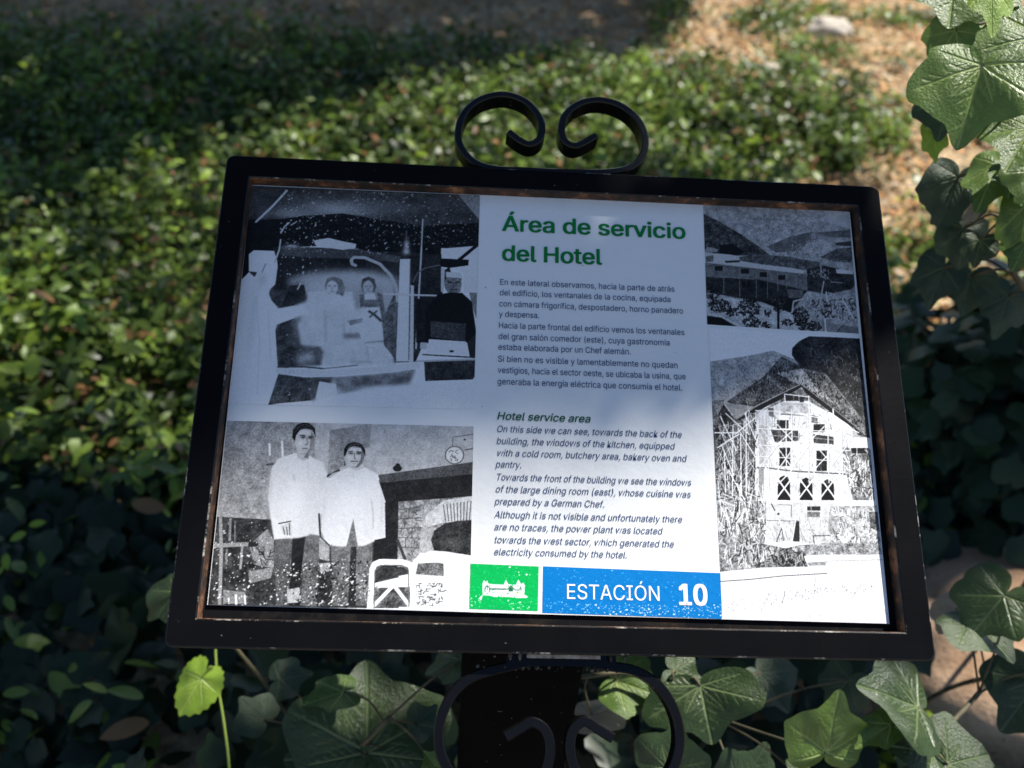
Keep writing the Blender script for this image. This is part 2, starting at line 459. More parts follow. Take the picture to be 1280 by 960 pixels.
  ('S',150,8,13.6,3.9,[537,773,523,803,489,821,453,818,430,796,431,764,457,738,495,731,526,744]),
  ('S',14,23,29.2,8.8,[508,838,499,857,479,868,457,866,443,852,444,833,459,816,482,812,501,820]),
  ('S',70,7,21.4,5.8,[508,838,499,857,479,868,457,866,443,852,444,833,459,816,482,812,501,820]),
  ('S',150,3,13.6,3.9,[508,838,499,857,479,868,457,866,443,852,444,833,459,816,482,812,501,820]),
  ('S',14,26,29.2,8.8,[570,941,560,959,536,970,510,969,493,956,494,937,512,922,539,917,562,924]),
  ('S',70,9,21.4,5.8,[570,941,560,959,536,970,510,969,493,956,494,937,512,922,539,917,562,924]),
  ('S',150,3,13.6,3.9,[570,941,560,959,536,970,510,969,493,956,494,937,512,922,539,917,562,924]),
  ('S',14,114,29.2,8.8,[676,882,659,934,623,964,585,957,562,917,565,862,593,819,633,807,665,832]),
  ('S',70,39,21.4,5.8,[676,882,659,934,623,964,585,957,562,917,565,862,593,819,633,807,665,832]),
  ('S',150,16,13.6,3.9,[676,882,659,934,623,964,585,957,562,917,565,862,593,819,633,807,665,832]),
  ('S',14,52,29.2,8.8,[753,955,741,984,712,1002,681,999,662,977,664,946,686,921,718,913,744,927]),
  ('S',70,18,21.4,5.8,[753,955,741,984,712,1002,681,999,662,977,664,946,686,921,718,913,744,927]),
  ('S',150,7,13.6,3.9,[753,955,741,984,712,1002,681,999,662,977,664,946,686,921,718,913,744,927]),
  ('S',14,23,29.2,8.8,[426,975,417,991,394,1002,368,1001,352,989,353,972,371,957,396,953,418,960]),
  ('S',70,8,21.4,5.8,[426,975,417,991,394,1002,368,1001,352,989,353,972,371,957,396,953,418,960]),
  ('S',150,3,13.6,3.9,[426,975,417,991,394,1002,368,1001,352,989,353,972,371,957,396,953,418,960]),
  ('S',14,15,29.2,8.8,[430,878,423,893,406,902,387,901,375,890,376,874,389,861,408,857,425,864]),
  ('S',70,5,21.4,5.8,[430,878,423,893,406,902,387,901,375,890,376,874,389,861,408,857,425,864]),
  ('S',150,2,13.6,3.9,[430,878,423,893,406,902,387,901,375,890,376,874,389,861,408,857,425,864]),
  ('S',14,39,29.2,8.8,[222,882,210,905,181,919,148,918,128,901,129,877,151,858,184,851,212,861]),
  ('S',70,13,21.4,5.8,[222,882,210,905,181,919,148,918,128,901,129,877,151,858,184,851,212,861]),
  ('S',150,5,13.6,3.9,[222,882,210,905,181,919,148,918,128,901,129,877,151,858,184,851,212,861]),
  ('S',14,42,29.2,8.8,[670,950,660,980,637,997,612,993,597,971,599,940,617,915,642,908,663,922]),
  ('S',70,14,21.4,5.8,[670,950,660,980,637,997,612,993,597,971,599,940,617,915,642,908,663,922]),
  ('S',150,6,13.6,3.9,[670,950,660,980,637,997,612,993,597,971,599,940,617,915,642,908,663,922]),
  ('S',14,52,29.2,8.8,[92,742,80,773,50,791,18,787,-3,764,-2,732,21,706,54,699,82,713]),
  ('S',70,18,21.4,5.8,[92,742,80,773,50,791,18,787,-3,764,-2,732,21,706,54,699,82,713]),
  ('S',150,7,13.6,3.9,[92,742,80,773,50,791,18,787,-3,764,-2,732,21,706,54,699,82,713]),
  ('L',15,15.6,[476,806,467,1002]),
  ('P',18,[0,928,95,936,198,1004,-3,1014]),
  ('L',205,7.8,[0,911,86,921,208,992]),
  ('L',190,9.7,[565,856,579,770,648,742]),
  ('L',175,5.8,[648,742,646,827]),
  ('P',130,[755,923,902,932,844,1005,760,999]),
  ('L',30,5.8,[902,932,847,1001]),
  ('N',90,130,4.9,[906,937,1001,946,1002,1002,852,1003]),
  ('L',222,9.7,[780,896,781,1047]),
  ('P',236,[-22,1009,760,993,1035,993,1031,1055,-26,1141]),
 ]),
 'scaffold_photograph': ([(134.2, 68.4), (271.3, 64.1), (270.3, -183.1), (133.0, -182.4)], [
  ('N',120,215,8.6,[-28,132,225,102,419,73,543,99,1059,110,1020,375,-9,406]),
  ('S',100,120,17.1,4.3,[13,136,418,79,543,105,538,141,15,359]),
  ('N',25,150,8.6,[94,273,344,172,470,93,603,127,799,240,907,355,573,194,247,294]),
  ('S',170,60,25.7,4.3,[147,262,498,118,774,265,591,212]),
  ('N',110,190,8.6,[430,157,603,133,796,258,593,200]),
  ('N',12,80,8.6,[543,56,596,29,664,9,1002,3,1009,376,926,366,817,258,602,139,539,86]),
  ('N',60,170,8.6,[603,133,750,146,977,318,968,365,890,332,778,241]),
  ('S',25,160,19.3,6.4,[103,287,469,101,602,139,797,252]),
  ('S',215,80,17.1,4.3,[430,157,603,133,796,258,593,200]),
  ('S',20,120,19.3,6.4,[602,139,749,152,975,330,888,344]),
  ('S',135,110,17.1,4.3,[616,40,985,39,971,353,803,216]),
  ('N',60,170,7.3,[-15,273,81,265,47,350,-9,400]),
  ('N',40,160,5.4,[-3,332,295,307,256,610,-2,616]),
  ('N',205,255,8.2,[281,313,369,270,582,203,658,236,785,287,892,343,860,596,247,610]),
  ('N',40,200,5.4,[322,297,471,237,578,206,649,239,766,290,740,288,620,252,468,257]),
  ('N',150,235,7.3,[441,263,636,262,631,297,436,303]),
  ('P',30,[148,337,279,286,580,192,592,200,442,253,287,300,169,338]),
  ('P',28,[575,193,778,275,902,333,884,336,758,288,606,222]),
  ('L',190,4.5,[153,329,280,282,575,194]),
  ('L',150,3.6,[593,195,895,326]),
  ('P',150,[78,275,284,284,152,334]),
  ('N',130,170,5.4,[88,277,271,285,153,329]),
  ('N',20,70,5.4,[75,281,142,336,55,359,37,321]),
  ('P',26,[410,328,484,326,480,356,407,358]),
  ('P',26,[643,335,715,333,710,362,639,364]),
  ('P',26,[413,426,483,424,474,488,405,490]),
  ('P',26,[647,429,715,427,703,499,636,501]),
  ('P',40,[476,234,525,233,522,255,473,257]),
  ('P',40,[533,237,560,236,557,254,530,255]),
  ('P',40,[568,239,595,238,592,258,566,259]),
  ('N',20,110,5.4,[366,364,542,361,537,398,387,407]),
  ('N',15,90,5.4,[638,371,765,377,761,404,633,403]),
  ('L',170,4.5,[364,384,539,383]),
  ('L',160,4.5,[636,385,764,388]),
  ('N',60,180,4.5,[635,302,674,305,670,333,630,331]),
  ('N',60,150,5.4,[359,286,394,284,390,319,355,315]),
  ('P',24,[379,607,387,544,405,528,429,522,454,527,465,542,458,605]),
  ('P',24,[517,604,525,547,543,532,567,525,592,530,603,545,596,602]),
  ('P',24,[653,601,661,549,679,534,704,527,729,533,740,547,733,599]),
  ('P',40,[270,526,293,530,285,609,262,610]),
  ('L',85,9.1,[217,500,316,498,479,505,867,507]),
  ('P',150,[273,499,307,498,294,609,260,610]),
  ('N',70,150,5.4,[436,303,630,304,630,308,435,308]),
  ('N',150,225,7.3,[294,352,351,350,334,486,283,487]),
  ('P',228,[779,376,994,373,995,414,809,410]),
  ('N',50,200,5.4,[808,412,995,415,988,593,851,596,807,473]),
  ('P',30,[870,413,987,410,983,429,867,432]),
  ('S',235,70,81.7,5.4,[807,420,994,419,986,578,823,582]),
  ('S',30,50,36.3,5.4,[815,424,992,429,986,578,850,582]),
  ('L',244,6.4,[323,292,526,413]),
  ('L',244,6.4,[445,298,342,350]),
  ('L',244,6.4,[521,355,385,422]),
  ('L',244,6.4,[777,305,593,406]),
  ('L',244,6.4,[622,297,625,430]),
  ('L',244,6.4,[629,400,709,454]),
  ('L',244,6.4,[710,447,618,500]),
  ('L',244,6.4,[320,498,475,596]),
  ('L',244,6.4,[479,503,377,560]),
  ('L',244,6.4,[614,502,731,585]),
  ('L',244,6.4,[779,507,648,591]),
  ('L',244,6.4,[526,535,604,592]),
  ('L',244,6.4,[605,532,515,585]),
  ('L',244,6.4,[406,429,485,494]),
  ('L',244,6.4,[468,327,449,492]),
  ('L',244,6.4,[278,298,437,296]),
  ('L',244,6.4,[472,297,780,317]),
  ('L',244,6.4,[777,277,777,307]),
  ('L',244,6.4,[781,307,891,346]),
  ('L',244,6.4,[471,232,472,262]),
  ('L',244,6.4,[627,234,621,297]),
  ('L',244,6.4,[471,232,631,237]),
  ('L',244,6.4,[874,344,929,357]),
  ('L',244,6.4,[331,296,330,341]),
  ('L',244,6.4,[780,503,837,554]),
  ('L',244,6.4,[277,308,248,596]),
  ('L',244,6.4,[316,496,308,600]),
  ('L',244,6.4,[882,500,817,568]),
  ('S',240,55,136.1,3.6,[5,341,285,318,252,606,3,612]),
  ('S',25,120,45.4,7.3,[7,361,282,342,252,601,3,607]),
  ('S',242,36,181.5,3.6,[12,360,284,323,252,606,7,612]),
  ('L',244,6.4,[49,325,141,443]),
  ('L',244,6.4,[85,314,225,383]),
  ('L',244,6.4,[207,310,266,401]),
  ('L',244,6.4,[275,323,139,386]),
  ('L',244,6.4,[158,366,259,464]),
  ('L',244,6.4,[22,437,164,385]),
  ('L',244,6.4,[49,427,116,530]),
  ('L',244,6.4,[84,512,175,612]),
  ('L',244,6.4,[10,385,156,380]),
  ('L',244,6.4,[216,305,185,603]),
  ('L',244,6.4,[173,385,155,599]),
  ('L',244,6.4,[64,446,59,587]),
  ('L',244,6.4,[128,357,100,600]),
  ('S',120,120,23.6,2.7,[295,307,739,293,881,354,850,577,262,591]),
  ('K',90,90,4.5,[291,342,872,354,850,577,262,591]),
  ('S',60,40,21.8,3.6,[321,302,740,288,810,405,369,418]),
  ('S',150,80,136.1,2.7,[295,307,739,293,881,354,852,567,263,582]),
  ('L',165,4.5,[360,302,330,582]),
  ('L',246,4.5,[357,301,326,580]),
  ('L',165,4.5,[512,287,489,493]),
  ('L',246,4.5,[509,286,486,491]),
  ('L',165,4.5,[617,299,583,576]),
  ('L',246,4.5,[613,297,580,574]),
  ('L',165,4.5,[741,300,708,572]),
  ('L',246,4.5,[738,298,705,571]),
  ('L',165,4.5,[824,342,797,570]),
  ('L',246,4.5,[820,340,794,569]),
  ('L',165,4.5,[285,422,863,424]),
  ('L',246,4.5,[282,420,860,423]),
  ('L',165,4.5,[292,363,785,358]),
  ('L',246,4.5,[288,362,782,357]),
  ('L',165,4.5,[281,460,856,463]),
  ('L',246,4.5,[277,459,853,462]),
  ('L',165,4.5,[503,415,606,489]),
  ('L',246,4.5,[500,414,603,488]),
  ('L',165,4.5,[493,493,609,412]),
  ('L',246,4.5,[489,491,605,411]),
  ('L',165,4.5,[724,409,842,493]),
  ('L',246,4.5,[721,407,839,491]),
  ('L',165,4.5,[719,496,849,405]),
  ('L',246,4.5,[715,495,845,404]),
  ('L',165,4.5,[294,421,397,495]),
  ('L',246,4.5,[290,420,394,494]),
  ('L',165,4.5,[285,498,407,418]),
  ('L',246,4.5,[281,497,404,417]),
  ('L',165,4.5,[492,435,396,505]),
  ('L',246,4.5,[488,434,393,503]),
  ('L',165,4.5,[705,525,836,579]),
  ('L',246,4.5,[702,524,833,577]),
  ('L',165,4.5,[309,363,389,418]),
  ('L',246,4.5,[306,361,386,417]),
  ('N',60,210,4.2,[0,613,311,611,304,753,-2,744]),
  ('S',245,70,167.1,5.2,[6,597,304,590,295,748,9,733]),
  ('S',40,60,62.7,5.2,[5,613,301,611,295,748,9,733]),
  ('N',185,242,4.2,[306,614,737,606,684,745,290,751]),
  ('S',120,70,31.3,3.1,[313,674,677,666,666,741,304,748]),
  ('P',215,[383,622,463,622,456,660,381,660]),
  ('L',90,4.2,[383,622,463,622,456,660]),
  ('P',45,[560,624,643,622,641,636,558,638]),
  ('L',200,4.2,[585,623,583,638]),
  ('N',90,170,4.2,[557,642,640,642,634,659,555,660]),
  ('P',24,[390,550,464,548,459,606,382,605]),
  ('L',244,9.4,[387,533,467,599]),
  ('L',244,8.4,[465,539,378,598]),
  ('P',24,[529,546,604,544,598,603,521,601]),
  ('L',244,9.4,[526,530,606,596]),
  ('L',244,8.4,[605,536,517,595]),
  ('P',24,[662,543,738,541,731,600,653,598]),
  ('L',244,9.4,[660,526,739,592]),
  ('L',244,8.4,[739,532,649,592]),
  ('P',45,[484,675,505,674,497,743,450,744]),
  ('L',100,4.2,[303,677,499,675]),
  ('L',60,5.2,[355,747,393,699,397,741]),
  ('L',235,7.3,[382,673,428,761]),
  ('L',235,7.3,[485,665,450,745]),
  ('L',60,7.3,[339,621,356,642]),
  ('P',40,[385,653,384,655,382,656,379,657,375,657,372,656,370,655,369,654,370,652,373,651,376,650,379,650,383,650,385,652]),
  ('N',110,245,4.2,[705,620,1018,610,995,776,663,756,687,666]),
  ('S',235,90,52.2,6.3,[704,623,1017,616,996,771,674,751]),
  ('S',40,70,35.5,4.2,[719,655,1013,632,996,771,682,761]),
  ('N',20,160,4.2,[943,634,1008,632,1002,702,942,687]),
  ('L',70,5.2,[580,722,689,719]),
  ('L',70,5.2,[585,722,586,747]),
  ('L',240,10.4,[748,718,807,774]),
  ('L',240,9.4,[807,722,729,776]),
  ('N',60,230,4.2,[-5,731,199,744,313,758,527,753,645,745,1002,739,1000,775,532,786,536,824,189,837,3,851]),
  ('S',30,70,62.7,5.2,[27,743,525,764,517,821,94,834]),
  ('S',240,70,41.8,5.2,[7,749,526,759,518,816,46,840]),
  ('N',20,170,5.2,[190,830,367,788,524,770,536,824,361,835]),
  ('S',25,40,52.2,6.3,[190,827,367,788,524,775,531,824]),
  ('S',200,30,41.8,4.2,[209,827,366,793,524,775,526,824]),
  ('P',236,[516,790,659,783,1005,775,966,1027,-37,1040,-2,851,265,832,536,824]),
  ('P',234,[275,754,450,742,527,749,408,767]),
  ('N',110,190,4.2,[533,811,655,805,643,819,541,821]),
  ('L',70,5.2,[0,881,185,871,377,857,649,844]),
  ('L',150,4.2,[655,804,997,793]),
  ('L',130,3.1,[836,779,1001,774]),
  ('S',90,50,12.5,4.2,[227,918,958,865,953,891,270,952]),
  ('K',120,120,5.2,[179,928,563,897,758,889,557,938,270,952]),
  ('K',140,60,5.2,[37,941,273,927,268,972,34,975]),
  ('L',170,5.2,[938,919,996,971]),
  ('L',245,7.3,[944,920,1003,973]),
  ('L',170,5.2,[848,851,853,877]),
  ('L',245,7.3,[854,853,859,878]),
  ('L',170,5.2,[853,877,792,919]),
  ('L',245,7.3,[859,878,798,920]),
  ('L',170,5.2,[579,856,564,892]),
  ('L',245,7.3,[586,858,571,893]),
  ('L',170,5.2,[573,962,588,987]),
  ('L',245,7.3,[579,964,594,989]),
  ('L',170,5.2,[519,973,530,993]),
  ('L',245,7.3,[525,975,536,994]),
  ('L',170,5.2,[673,933,699,951]),
  ('L',245,7.3,[680,935,706,952]),
  ('S',60,14,12.5,4.2,[-2,806,19,805,15,848,-3,849]),
  ('L',90,6.3,[-27,711,-25,729]),
  ('P',238,[-81,6,999,-37,991,5,664,6,591,32,545,58,535,95,419,73,225,102,4,129,-90,140]),
 ]),
 'emblem_block': ([(-70.8, -143.1), (-15.3, -144.1), (-15.8, -179.0), (-70.6, -178.4)], [
  ('P',(0,178,84),[-76,-161,1153,-247,1171,1103,-53,1161]),
  ('P',(240,240,240),[198,679,191,541,192,431,206,374,220,360,238,407,263,350,261,406,289,439,499,443,511,384,525,334,544,375,560,430,674,433,687,373,707,319,730,371,747,419,776,382,801,437,800,604,787,636,857,692,825,717,706,724,560,708,370,719,288,691,198,691,178,805,132,787,163,723]),
  ('L',(40,110,75),12.7,[228,609,227,526,259,475,294,522,298,619]),
  ('L',(40,110,75),9.1,[262,482,264,579]),
  ('L',(40,110,75),20.0,[295,547,532,539]),
  ('L',(40,110,75),12.7,[548,549,600,459,648,529]),
  ('P',(40,110,75),[566,534,600,476,635,530,633,586,572,589]),
  ('L',(40,110,75),12.7,[649,550,763,544]),
  ('P',(40,110,75),[717,525,739,461,760,523]),
  ('L',(40,110,75),6.4,[341,588,343,630]),
  ('L',(40,110,75),6.4,[363,591,366,631]),
  ('L',(40,110,75),6.4,[386,594,388,633]),
  ('L',(40,110,75),6.4,[409,597,411,634]),
  ('L',(40,110,75),6.4,[431,600,434,636]),
  ('L',(40,110,75),6.4,[454,603,456,637]),
  ('L',(40,110,75),6.4,[477,606,479,639]),
  ('L',(40,110,75),6.4,[499,609,502,640]),
  ('L',(40,110,75),6.4,[522,612,524,642]),
  ('L',(40,110,75),6.4,[545,614,547,643]),
  ('L',(40,110,75),6.4,[568,617,570,645]),
  ('L',(40,110,75),6.4,[590,620,593,647]),
  ('L',(40,110,75),6.4,[613,623,615,648]),
  ('L',(40,110,75),6.4,[636,626,638,650]),
  ('L',(40,110,75),6.4,[659,629,661,651]),
  ('L',(40,110,75),6.4,[682,632,684,653]),
  ('L',(180,190,90),9.1,[668,612,759,607]),
  ('K',(150,235,180),90,10.9,[-1,27,989,4,994,971,6,979]),
  ('K',(215,250,225),26,21.8,[543,772,1001,803,994,971,546,980]),
  ('K',(215,250,225),14,23.6,[10,690,190,735,194,984,15,965]),
  ('K',(0,205,105),120,23.6,[-1,27,989,4,994,971,6,979]),
  ('K',(240,240,240),6,23.6,[513,49,879,39,882,222,516,216]),
 ]),
 'station_block': ([(-11.8, -143.9), (133.4, -146.0), (132.5, -182.1), (-12.2, -180.3)], [
  ('P',(0,118,190),[-37,-87,1051,-253,1040,1118,-30,1251]),
  ('K',(150,205,240),230,7.0,[9,769,994,691,992,989,9,971]),
  ('K',(225,240,250),90,8.4,[284,786,994,691,992,989,284,999]),
  ('K',(120,190,235),60,7.0,[5,43,991,34,994,691,8,716]),
  ('K',(40,150,220),120,11.3,[5,43,991,34,992,908,9,929]),
 ]),
}
LEAVES = {
 'hang': [
  ([0.408, 0.271, 1.224], [0.382, 0.215, 1.167], 0.86, 'lit', 0.15),
  ([0.414, 0.354, 1.232], [0.397, 0.351, 1.194], 1.02, 'lit', 0),
  ([0.412, 0.39, 1.276], [0.398, 0.338, 1.242], 1.19, 'lit', 0),
  ([0.425, 0.344, 1.284], [0.419, 0.291, 1.25], 0.55, 'yellow', 0.3),
  ([0.471, 0.381, 1.238], [0.432, 0.342, 1.218], 0.85, 'lit', 0),
  ([0.476, 0.308, 1.244], [0.435, 0.26, 1.212], 1.02, 'lit', 0),
  ([0.434, 0.351, 1.165], [0.419, 0.322, 1.128], 0.85, 'mid', 0.2),
  ([0.422, 0.337, 1.13], [0.426, 0.315, 1.104], 0.6, 'yellow', 0.2),
  ([0.496, 0.29, 1.158], [0.459, 0.246, 1.132], 0.94, 'lit', 0),
  ([0.499, 0.323, 1.103], [0.464, 0.275, 1.073], 0.77, 'lit', 0.3),
  ([0.477, 0.351, 1.073], [0.461, 0.316, 1.028], 0.8, 'dark', -0.2),
  ([0.497, 0.332, 1.018], [0.495, 0.302, 0.981], 0.85, 'dark', 0),
  ([0.504, 0.3, 1.108], [0.489, 0.265, 1.095], 0.77, 'lit', 0),
  ([0.52, 0.276, 1.08], [0.507, 0.233, 1.025], 0.55, 'lit', 0.3),
  ([0.522, 0.252, 1.049], [0.505, 0.232, 1.022], 0.9, 'lit', 0.1),
  ([0.495, 0.33, 1.177], [0.473, 0.312, 1.152], 0.9, 'lit', -0.2),
  ([0.519, 0.279, 1.115], [0.497, 0.251, 1.094], 1.0, 'lit', 0),
  ([0.48, 0.301, 1.058], [0.467, 0.291, 1.045], 0.6, 'pale', 0.5),
  ([0.499, 0.297, 1.023], [0.493, 0.277, 0.998], 0.8, 'mid', 0),
  ([0.519, 0.372, 0.942], [0.501, 0.34, 0.901], 0.85, 'dark', 0.2),
  ([0.554, 0.365, 0.936], [0.544, 0.333, 0.895], 0.8, 'dark', 0),
  ([0.602, 0.348, 0.919], [0.587, 0.314, 0.875], 0.85, 'dark', 0),
 ],
 'right': [
  ([0.531, 0.059, 0.648], [0.558, -0.001, 0.656], 1.1, 'mid', -0.2),
  ([0.553, 0.056, 0.694], [0.508, 0.025, 0.651], 1.0, 'mid', 0.1),
  ([0.584, -0.017, 0.637], [0.541, -0.053, 0.588], 1.0, 'dark', 0),
  ([0.439, -0.093, 0.61], [0.388, -0.095, 0.635], 1.4, 'mid', 0),
  ([0.455, -0.1, 0.603], [0.502, -0.092, 0.616], 1.2, 'mid', 0),
  ([0.554, 0.109, 0.6], [0.524, 0.079, 0.592], 0.8, 'pale', 0),
  ([0.426, -0.055, 0.64], [0.357, -0.047, 0.677], 1.0, 'mid', 0.2),
  ([0.387, -0.077, 0.641], [0.346, -0.096, 0.629], 0.6, 'lit', 0),
 ],
 'mid': [
  ([0.194, -0.024, 0.626], [0.2, -0.081, 0.604], 1.35, 'mid', 0.2),
  ([0.171, -0.002, 0.62], [0.208, -0.01, 0.613], 0.9, 'mid', 0),
  ([0.319, -0.094, 0.613], [0.326, -0.066, 0.682], 0.85, 'lit', 0.2),
  ([0.301, -0.107, 0.58], [0.283, -0.093, 0.596], 1.0, 'mid', 0),
  ([0.107, 0.004, 0.59], [0.154, -0.018, 0.598], 0.8, 'lit', 0.1),
  ([0.084, -0.009, 0.539], [0.14, -0.003, 0.552], 0.5, 'pale', 0),
  ([0.156, -0.091, 0.571], [0.168, -0.061, 0.61], 1.0, 'mid', 0),
  ([0.249, -0.087, 0.521], [0.279, -0.056, 0.561], 1.0, 'dark', 0),
  ([0.308, 0.064, 0.521], [0.343, 0.02, 0.502], 1.0, 'dark', 0),
  ([0.412, 0.044, 0.538], [0.383, 0.019, 0.505], 1.0, 'dark', 0),
 ],
 'left': [
  ([-0.175, -0.053, 0.525], [-0.18, 0.038, 0.575], 1.15, 'mid', 0.2),
  ([-0.201, -0.026, 0.605], [-0.243, -0.043, 0.612], 0.75, 'lit', 0.2),
  ([-0.215, -0.056, 0.518], [-0.266, -0.066, 0.533], 1.3, 'mid', 0),
  ([-0.192, -0.066, 0.508], [-0.163, -0.086, 0.501], 1.2, 'mid', 0),
  ([-0.134, -0.048, 0.503], [-0.076, -0.055, 0.499], 0.7, 'mid', 0),
  ([-0.074, -0.001, 0.631], [-0.115, -0.008, 0.619], 0.7, 'mid', 0),
  ([-0.095, -0.116, 0.614], [-0.108, -0.105, 0.627], 0.8, 'lit', 0),
  ([-0.122, -0.023, 0.536], [-0.1, -0.009, 0.555], 1.0, 'dark', 0),
  ([-0.305, 0.001, 0.501], [-0.334, 0.019, 0.521], 1.0, 'dark', 0),
  ([-0.297, 0.059, 0.494], [-0.257, 0.064, 0.504], 1.0, 'dark', 0),
 ],
 'peek': [
  ([-0.429, 0.131, 0.573], [-0.469, 0.107, 0.54], 0.55, 'mid', 0.3),
 ],
 'shoot': [
  ([-0.401, 0.074, 0.471], [-0.426, 0.039, 0.442], 0.85, 'yellow', 0.1),
 ],
}
STEMS = {'hang': [[0.519, 0.425, 1.297], [0.513, 0.364, 1.221], [0.511, 0.318, 1.147], [0.524, 0.306, 1.069], [0.548, 0.296, 0.994], [0.599, 0.304, 0.945], [0.676, 0.307, 0.89], [0.755, 0.293, 0.801]], 'shoot': [[-0.397, 0.148, 0.5], [-0.389, 0.103, 0.477], [-0.382, 0.073, 0.456], [-0.37, 0.037, 0.428], [-0.359, -0.004, 0.394], [-0.352, -0.059, 0.342]]}
SHADE_FAR = [(-4.98, 6.76), (2.15, 9.42), (1.08, 4.65), (0.7, 3.84), (0.09, 3.52), (-0.41, 3.34), (-0.84, 2.79), (-1.14, 2.53), (-1.37, 2.18), (-1.83, 1.55)]
DAPPLE = [(-1.83, 1.55), (-1.37, 2.18), (-0.9, 2.79), (-0.2, 3.33), (-0.16, 2.44), (-0.64, 0.74), (-1.3, 0.59)]
SOIL = [(1.54, 6.28), (0.88, 3.93), (0.73, 3.65), (1.12, 3.71), (1.44, 3.44), (1.81, 3.09), (1.37, 2.71), (1.03, 2.43), (1.23, 1.93), (1.17, 1.29), (1.9, 1.56), (5.2, 7.22)]
LIT_BAND = [(-0.52, 2.27), (-0.6, 3.17), (-0.2, 3.43), (0.09, 3.52), (0.7, 3.81), (0.86, 3.81), (1.98, 3.44), (1.49, 2.11), (1.12, 2.31), (-0.16, 2.31)]

# ------------------------------------------------------------------ helpers
def tag(o, label=None, cat=None, group=None, kind=None):
    for k, v in (('label', label), ('category', cat), ('group', group), ('kind', kind)):
        if v:
            o[k] = v
    return o

def empty(name, loc, label, cat, group=None):
    o = bpy.data.objects.new(name, None)
    COL.objects.link(o)
    o.location = loc
    o.empty_display_size = 0.05
    return tag(o, label, cat, group)

def link_mesh(name, me, mats, parent=None, local=None, smooth=False):
    """Link a mesh built in world space; under a parent it keeps its world place."""
    o = bpy.data.objects.new(name, me)
    COL.objects.link(o)
    for m in (mats if isinstance(mats, (list, tuple)) else [mats]):
        me.materials.append(m)
    if smooth:
        me.polygons.foreach_set('use_smooth', [True] * len(me.polygons))
    if parent is not None:
        o.parent = parent
        if local is None:
            local = parent.matrix_world_inv if hasattr(parent, 'matrix_world_inv') else Matrix.Translation(-Vector(parent.location))
        o.matrix_local = local
    return o

def np_mesh(name, verts, faces, cols=None):
    """verts (n,3), faces (m,k) int arrays -> mesh; cols (n,4) point colours."""
    me = bpy.data.meshes.new(name)
    n, (m, k) = len(verts), faces.shape
    me.vertices.add(n)
    me.vertices.foreach_set('co', np.asarray(verts, np.float32).ravel())
    me.loops.add(m * k)
    me.loops.foreach_set('vertex_index', np.asarray(faces, np.int32).ravel())
    me.polygons.add(m)
    me.polygons.foreach_set('loop_start', np.arange(0, m * k, k, dtype=np.int32))
    if cols is not None:
        a = me.color_attributes.new('Col', 'FLOAT_COLOR', 'POINT')
        a.data.foreach_set('color', np.asarray(cols, np.float32).ravel())
    me.update(calc_edges=True)
    me.validate()
    return me

class Nodes:
    def __init__(s, name):
        s.m = bpy.data.materials.new(name)
        s.m.use_nodes = True
        s.t = s.m.node_tree
        s.b = s.t.nodes['Principled BSDF']
        s.out = s.t.nodes['Material Output']
    def n(s, typ, **kw):
        x = s.t.nodes.new(typ)
        for k, v in kw.items():
            if k in x.inputs.keys() if hasattr(x.inputs, 'keys') else False:
                x.inputs[k].default_value = v
            else:
                setattr(x, k, v)
        return x
    def l(s, a, b):
        s.t.links.new(a, b)
    def noise(s, scale, detail=4, rough=0.6, vec=None):
        x = s.t.nodes.new('ShaderNodeTexNoise')
        x.inputs['Scale'].default_value = scale
        x.inputs['Detail'].default_value = detail
        x.inputs['Roughness'].default_value = rough
        if vec is not None:
            s.l(vec, x.inputs['Vector'])
        return x.outputs['Fac']
    def coord(s, which='Object'):
        return s.t.nodes.new('ShaderNodeTexCoord').outputs[which]
    def ramp(s, fac, stops):
        x = s.t.nodes.new('ShaderNodeValToRGB')
        e = x.color_ramp.elements
        while len(e) < len(stops):
            e.new(0.5)
        for el, (p, c) in zip(e, stops):
            el.position = p
            el.color = (*c, 1) if len(c) == 3 else c
        s.l(fac, x.inputs['Fac'])
        return x.outputs['Color']
    def mix(s, fac, a, b, mode='MIX'):
        x = s.t.nodes.new('ShaderNodeMix')
        x.data_type = 'RGBA'
        x.blend_type = mode
        for v, sock in ((fac, x.inputs[0]), (a, x.inputs[6]), (b, x.inputs[7])):
            if hasattr(v, 'links'):
                s.l(v, sock)
            elif isinstance(v, (int, float)):
                sock.default_value = v
            else:
                sock.default_value = (*v, 1)
        return x.outputs[2]
    def math(s, op, a, b=0.0):
        x = s.t.nodes.new('ShaderNodeMath')
        x.operation = op
        for v, sock in ((a, x.inputs[0]), (b, x.inputs[1])):
            if hasattr(v, 'links'):
                s.l(v, sock)
            else:
                sock.default_value = v
        return x.outputs[0]
    def bump(s, h, strength=0.3, dist=0.01):
        x = s.t.nodes.new('ShaderNodeBump')
        x.inputs['Strength'].default_value = strength
        x.inputs['Distance'].default_value = dist
        s.l(h, x.inputs['Height'])
        s.l(x.outputs[0], s.b.inputs['Normal'])
    def base(s, c):
        if hasattr(c, 'links'):
            s.l(c, s.b.inputs['Base Color'])
        else:
            s.b.inputs['Base Color'].default_value = (*c, 1)
    def set(s, rough=0.5, metal=0.0, spec=0.5):
        s.b.inputs['Roughness'].default_value = rough
        s.b.inputs['Metallic'].default_value = metal
        s.b.inputs['Specular IOR Level'].default_value = spec
        return s
    def translucent(s, c, fac=0.25):
        t = s.t.nodes.new('ShaderNodeBsdfTranslucent')
        s.l(c, t.inputs['Color']) if hasattr(c, 'links') else None
        x = s.t.nodes.new('ShaderNodeMixShader')
        x.inputs[0].default_value = fac
        s.l(s.b.outputs[0], x.inputs[1])
        s.l(t.outputs[0], x.inputs[2])
        s.l(x.outputs[0], s.out.inputs['Surface'])

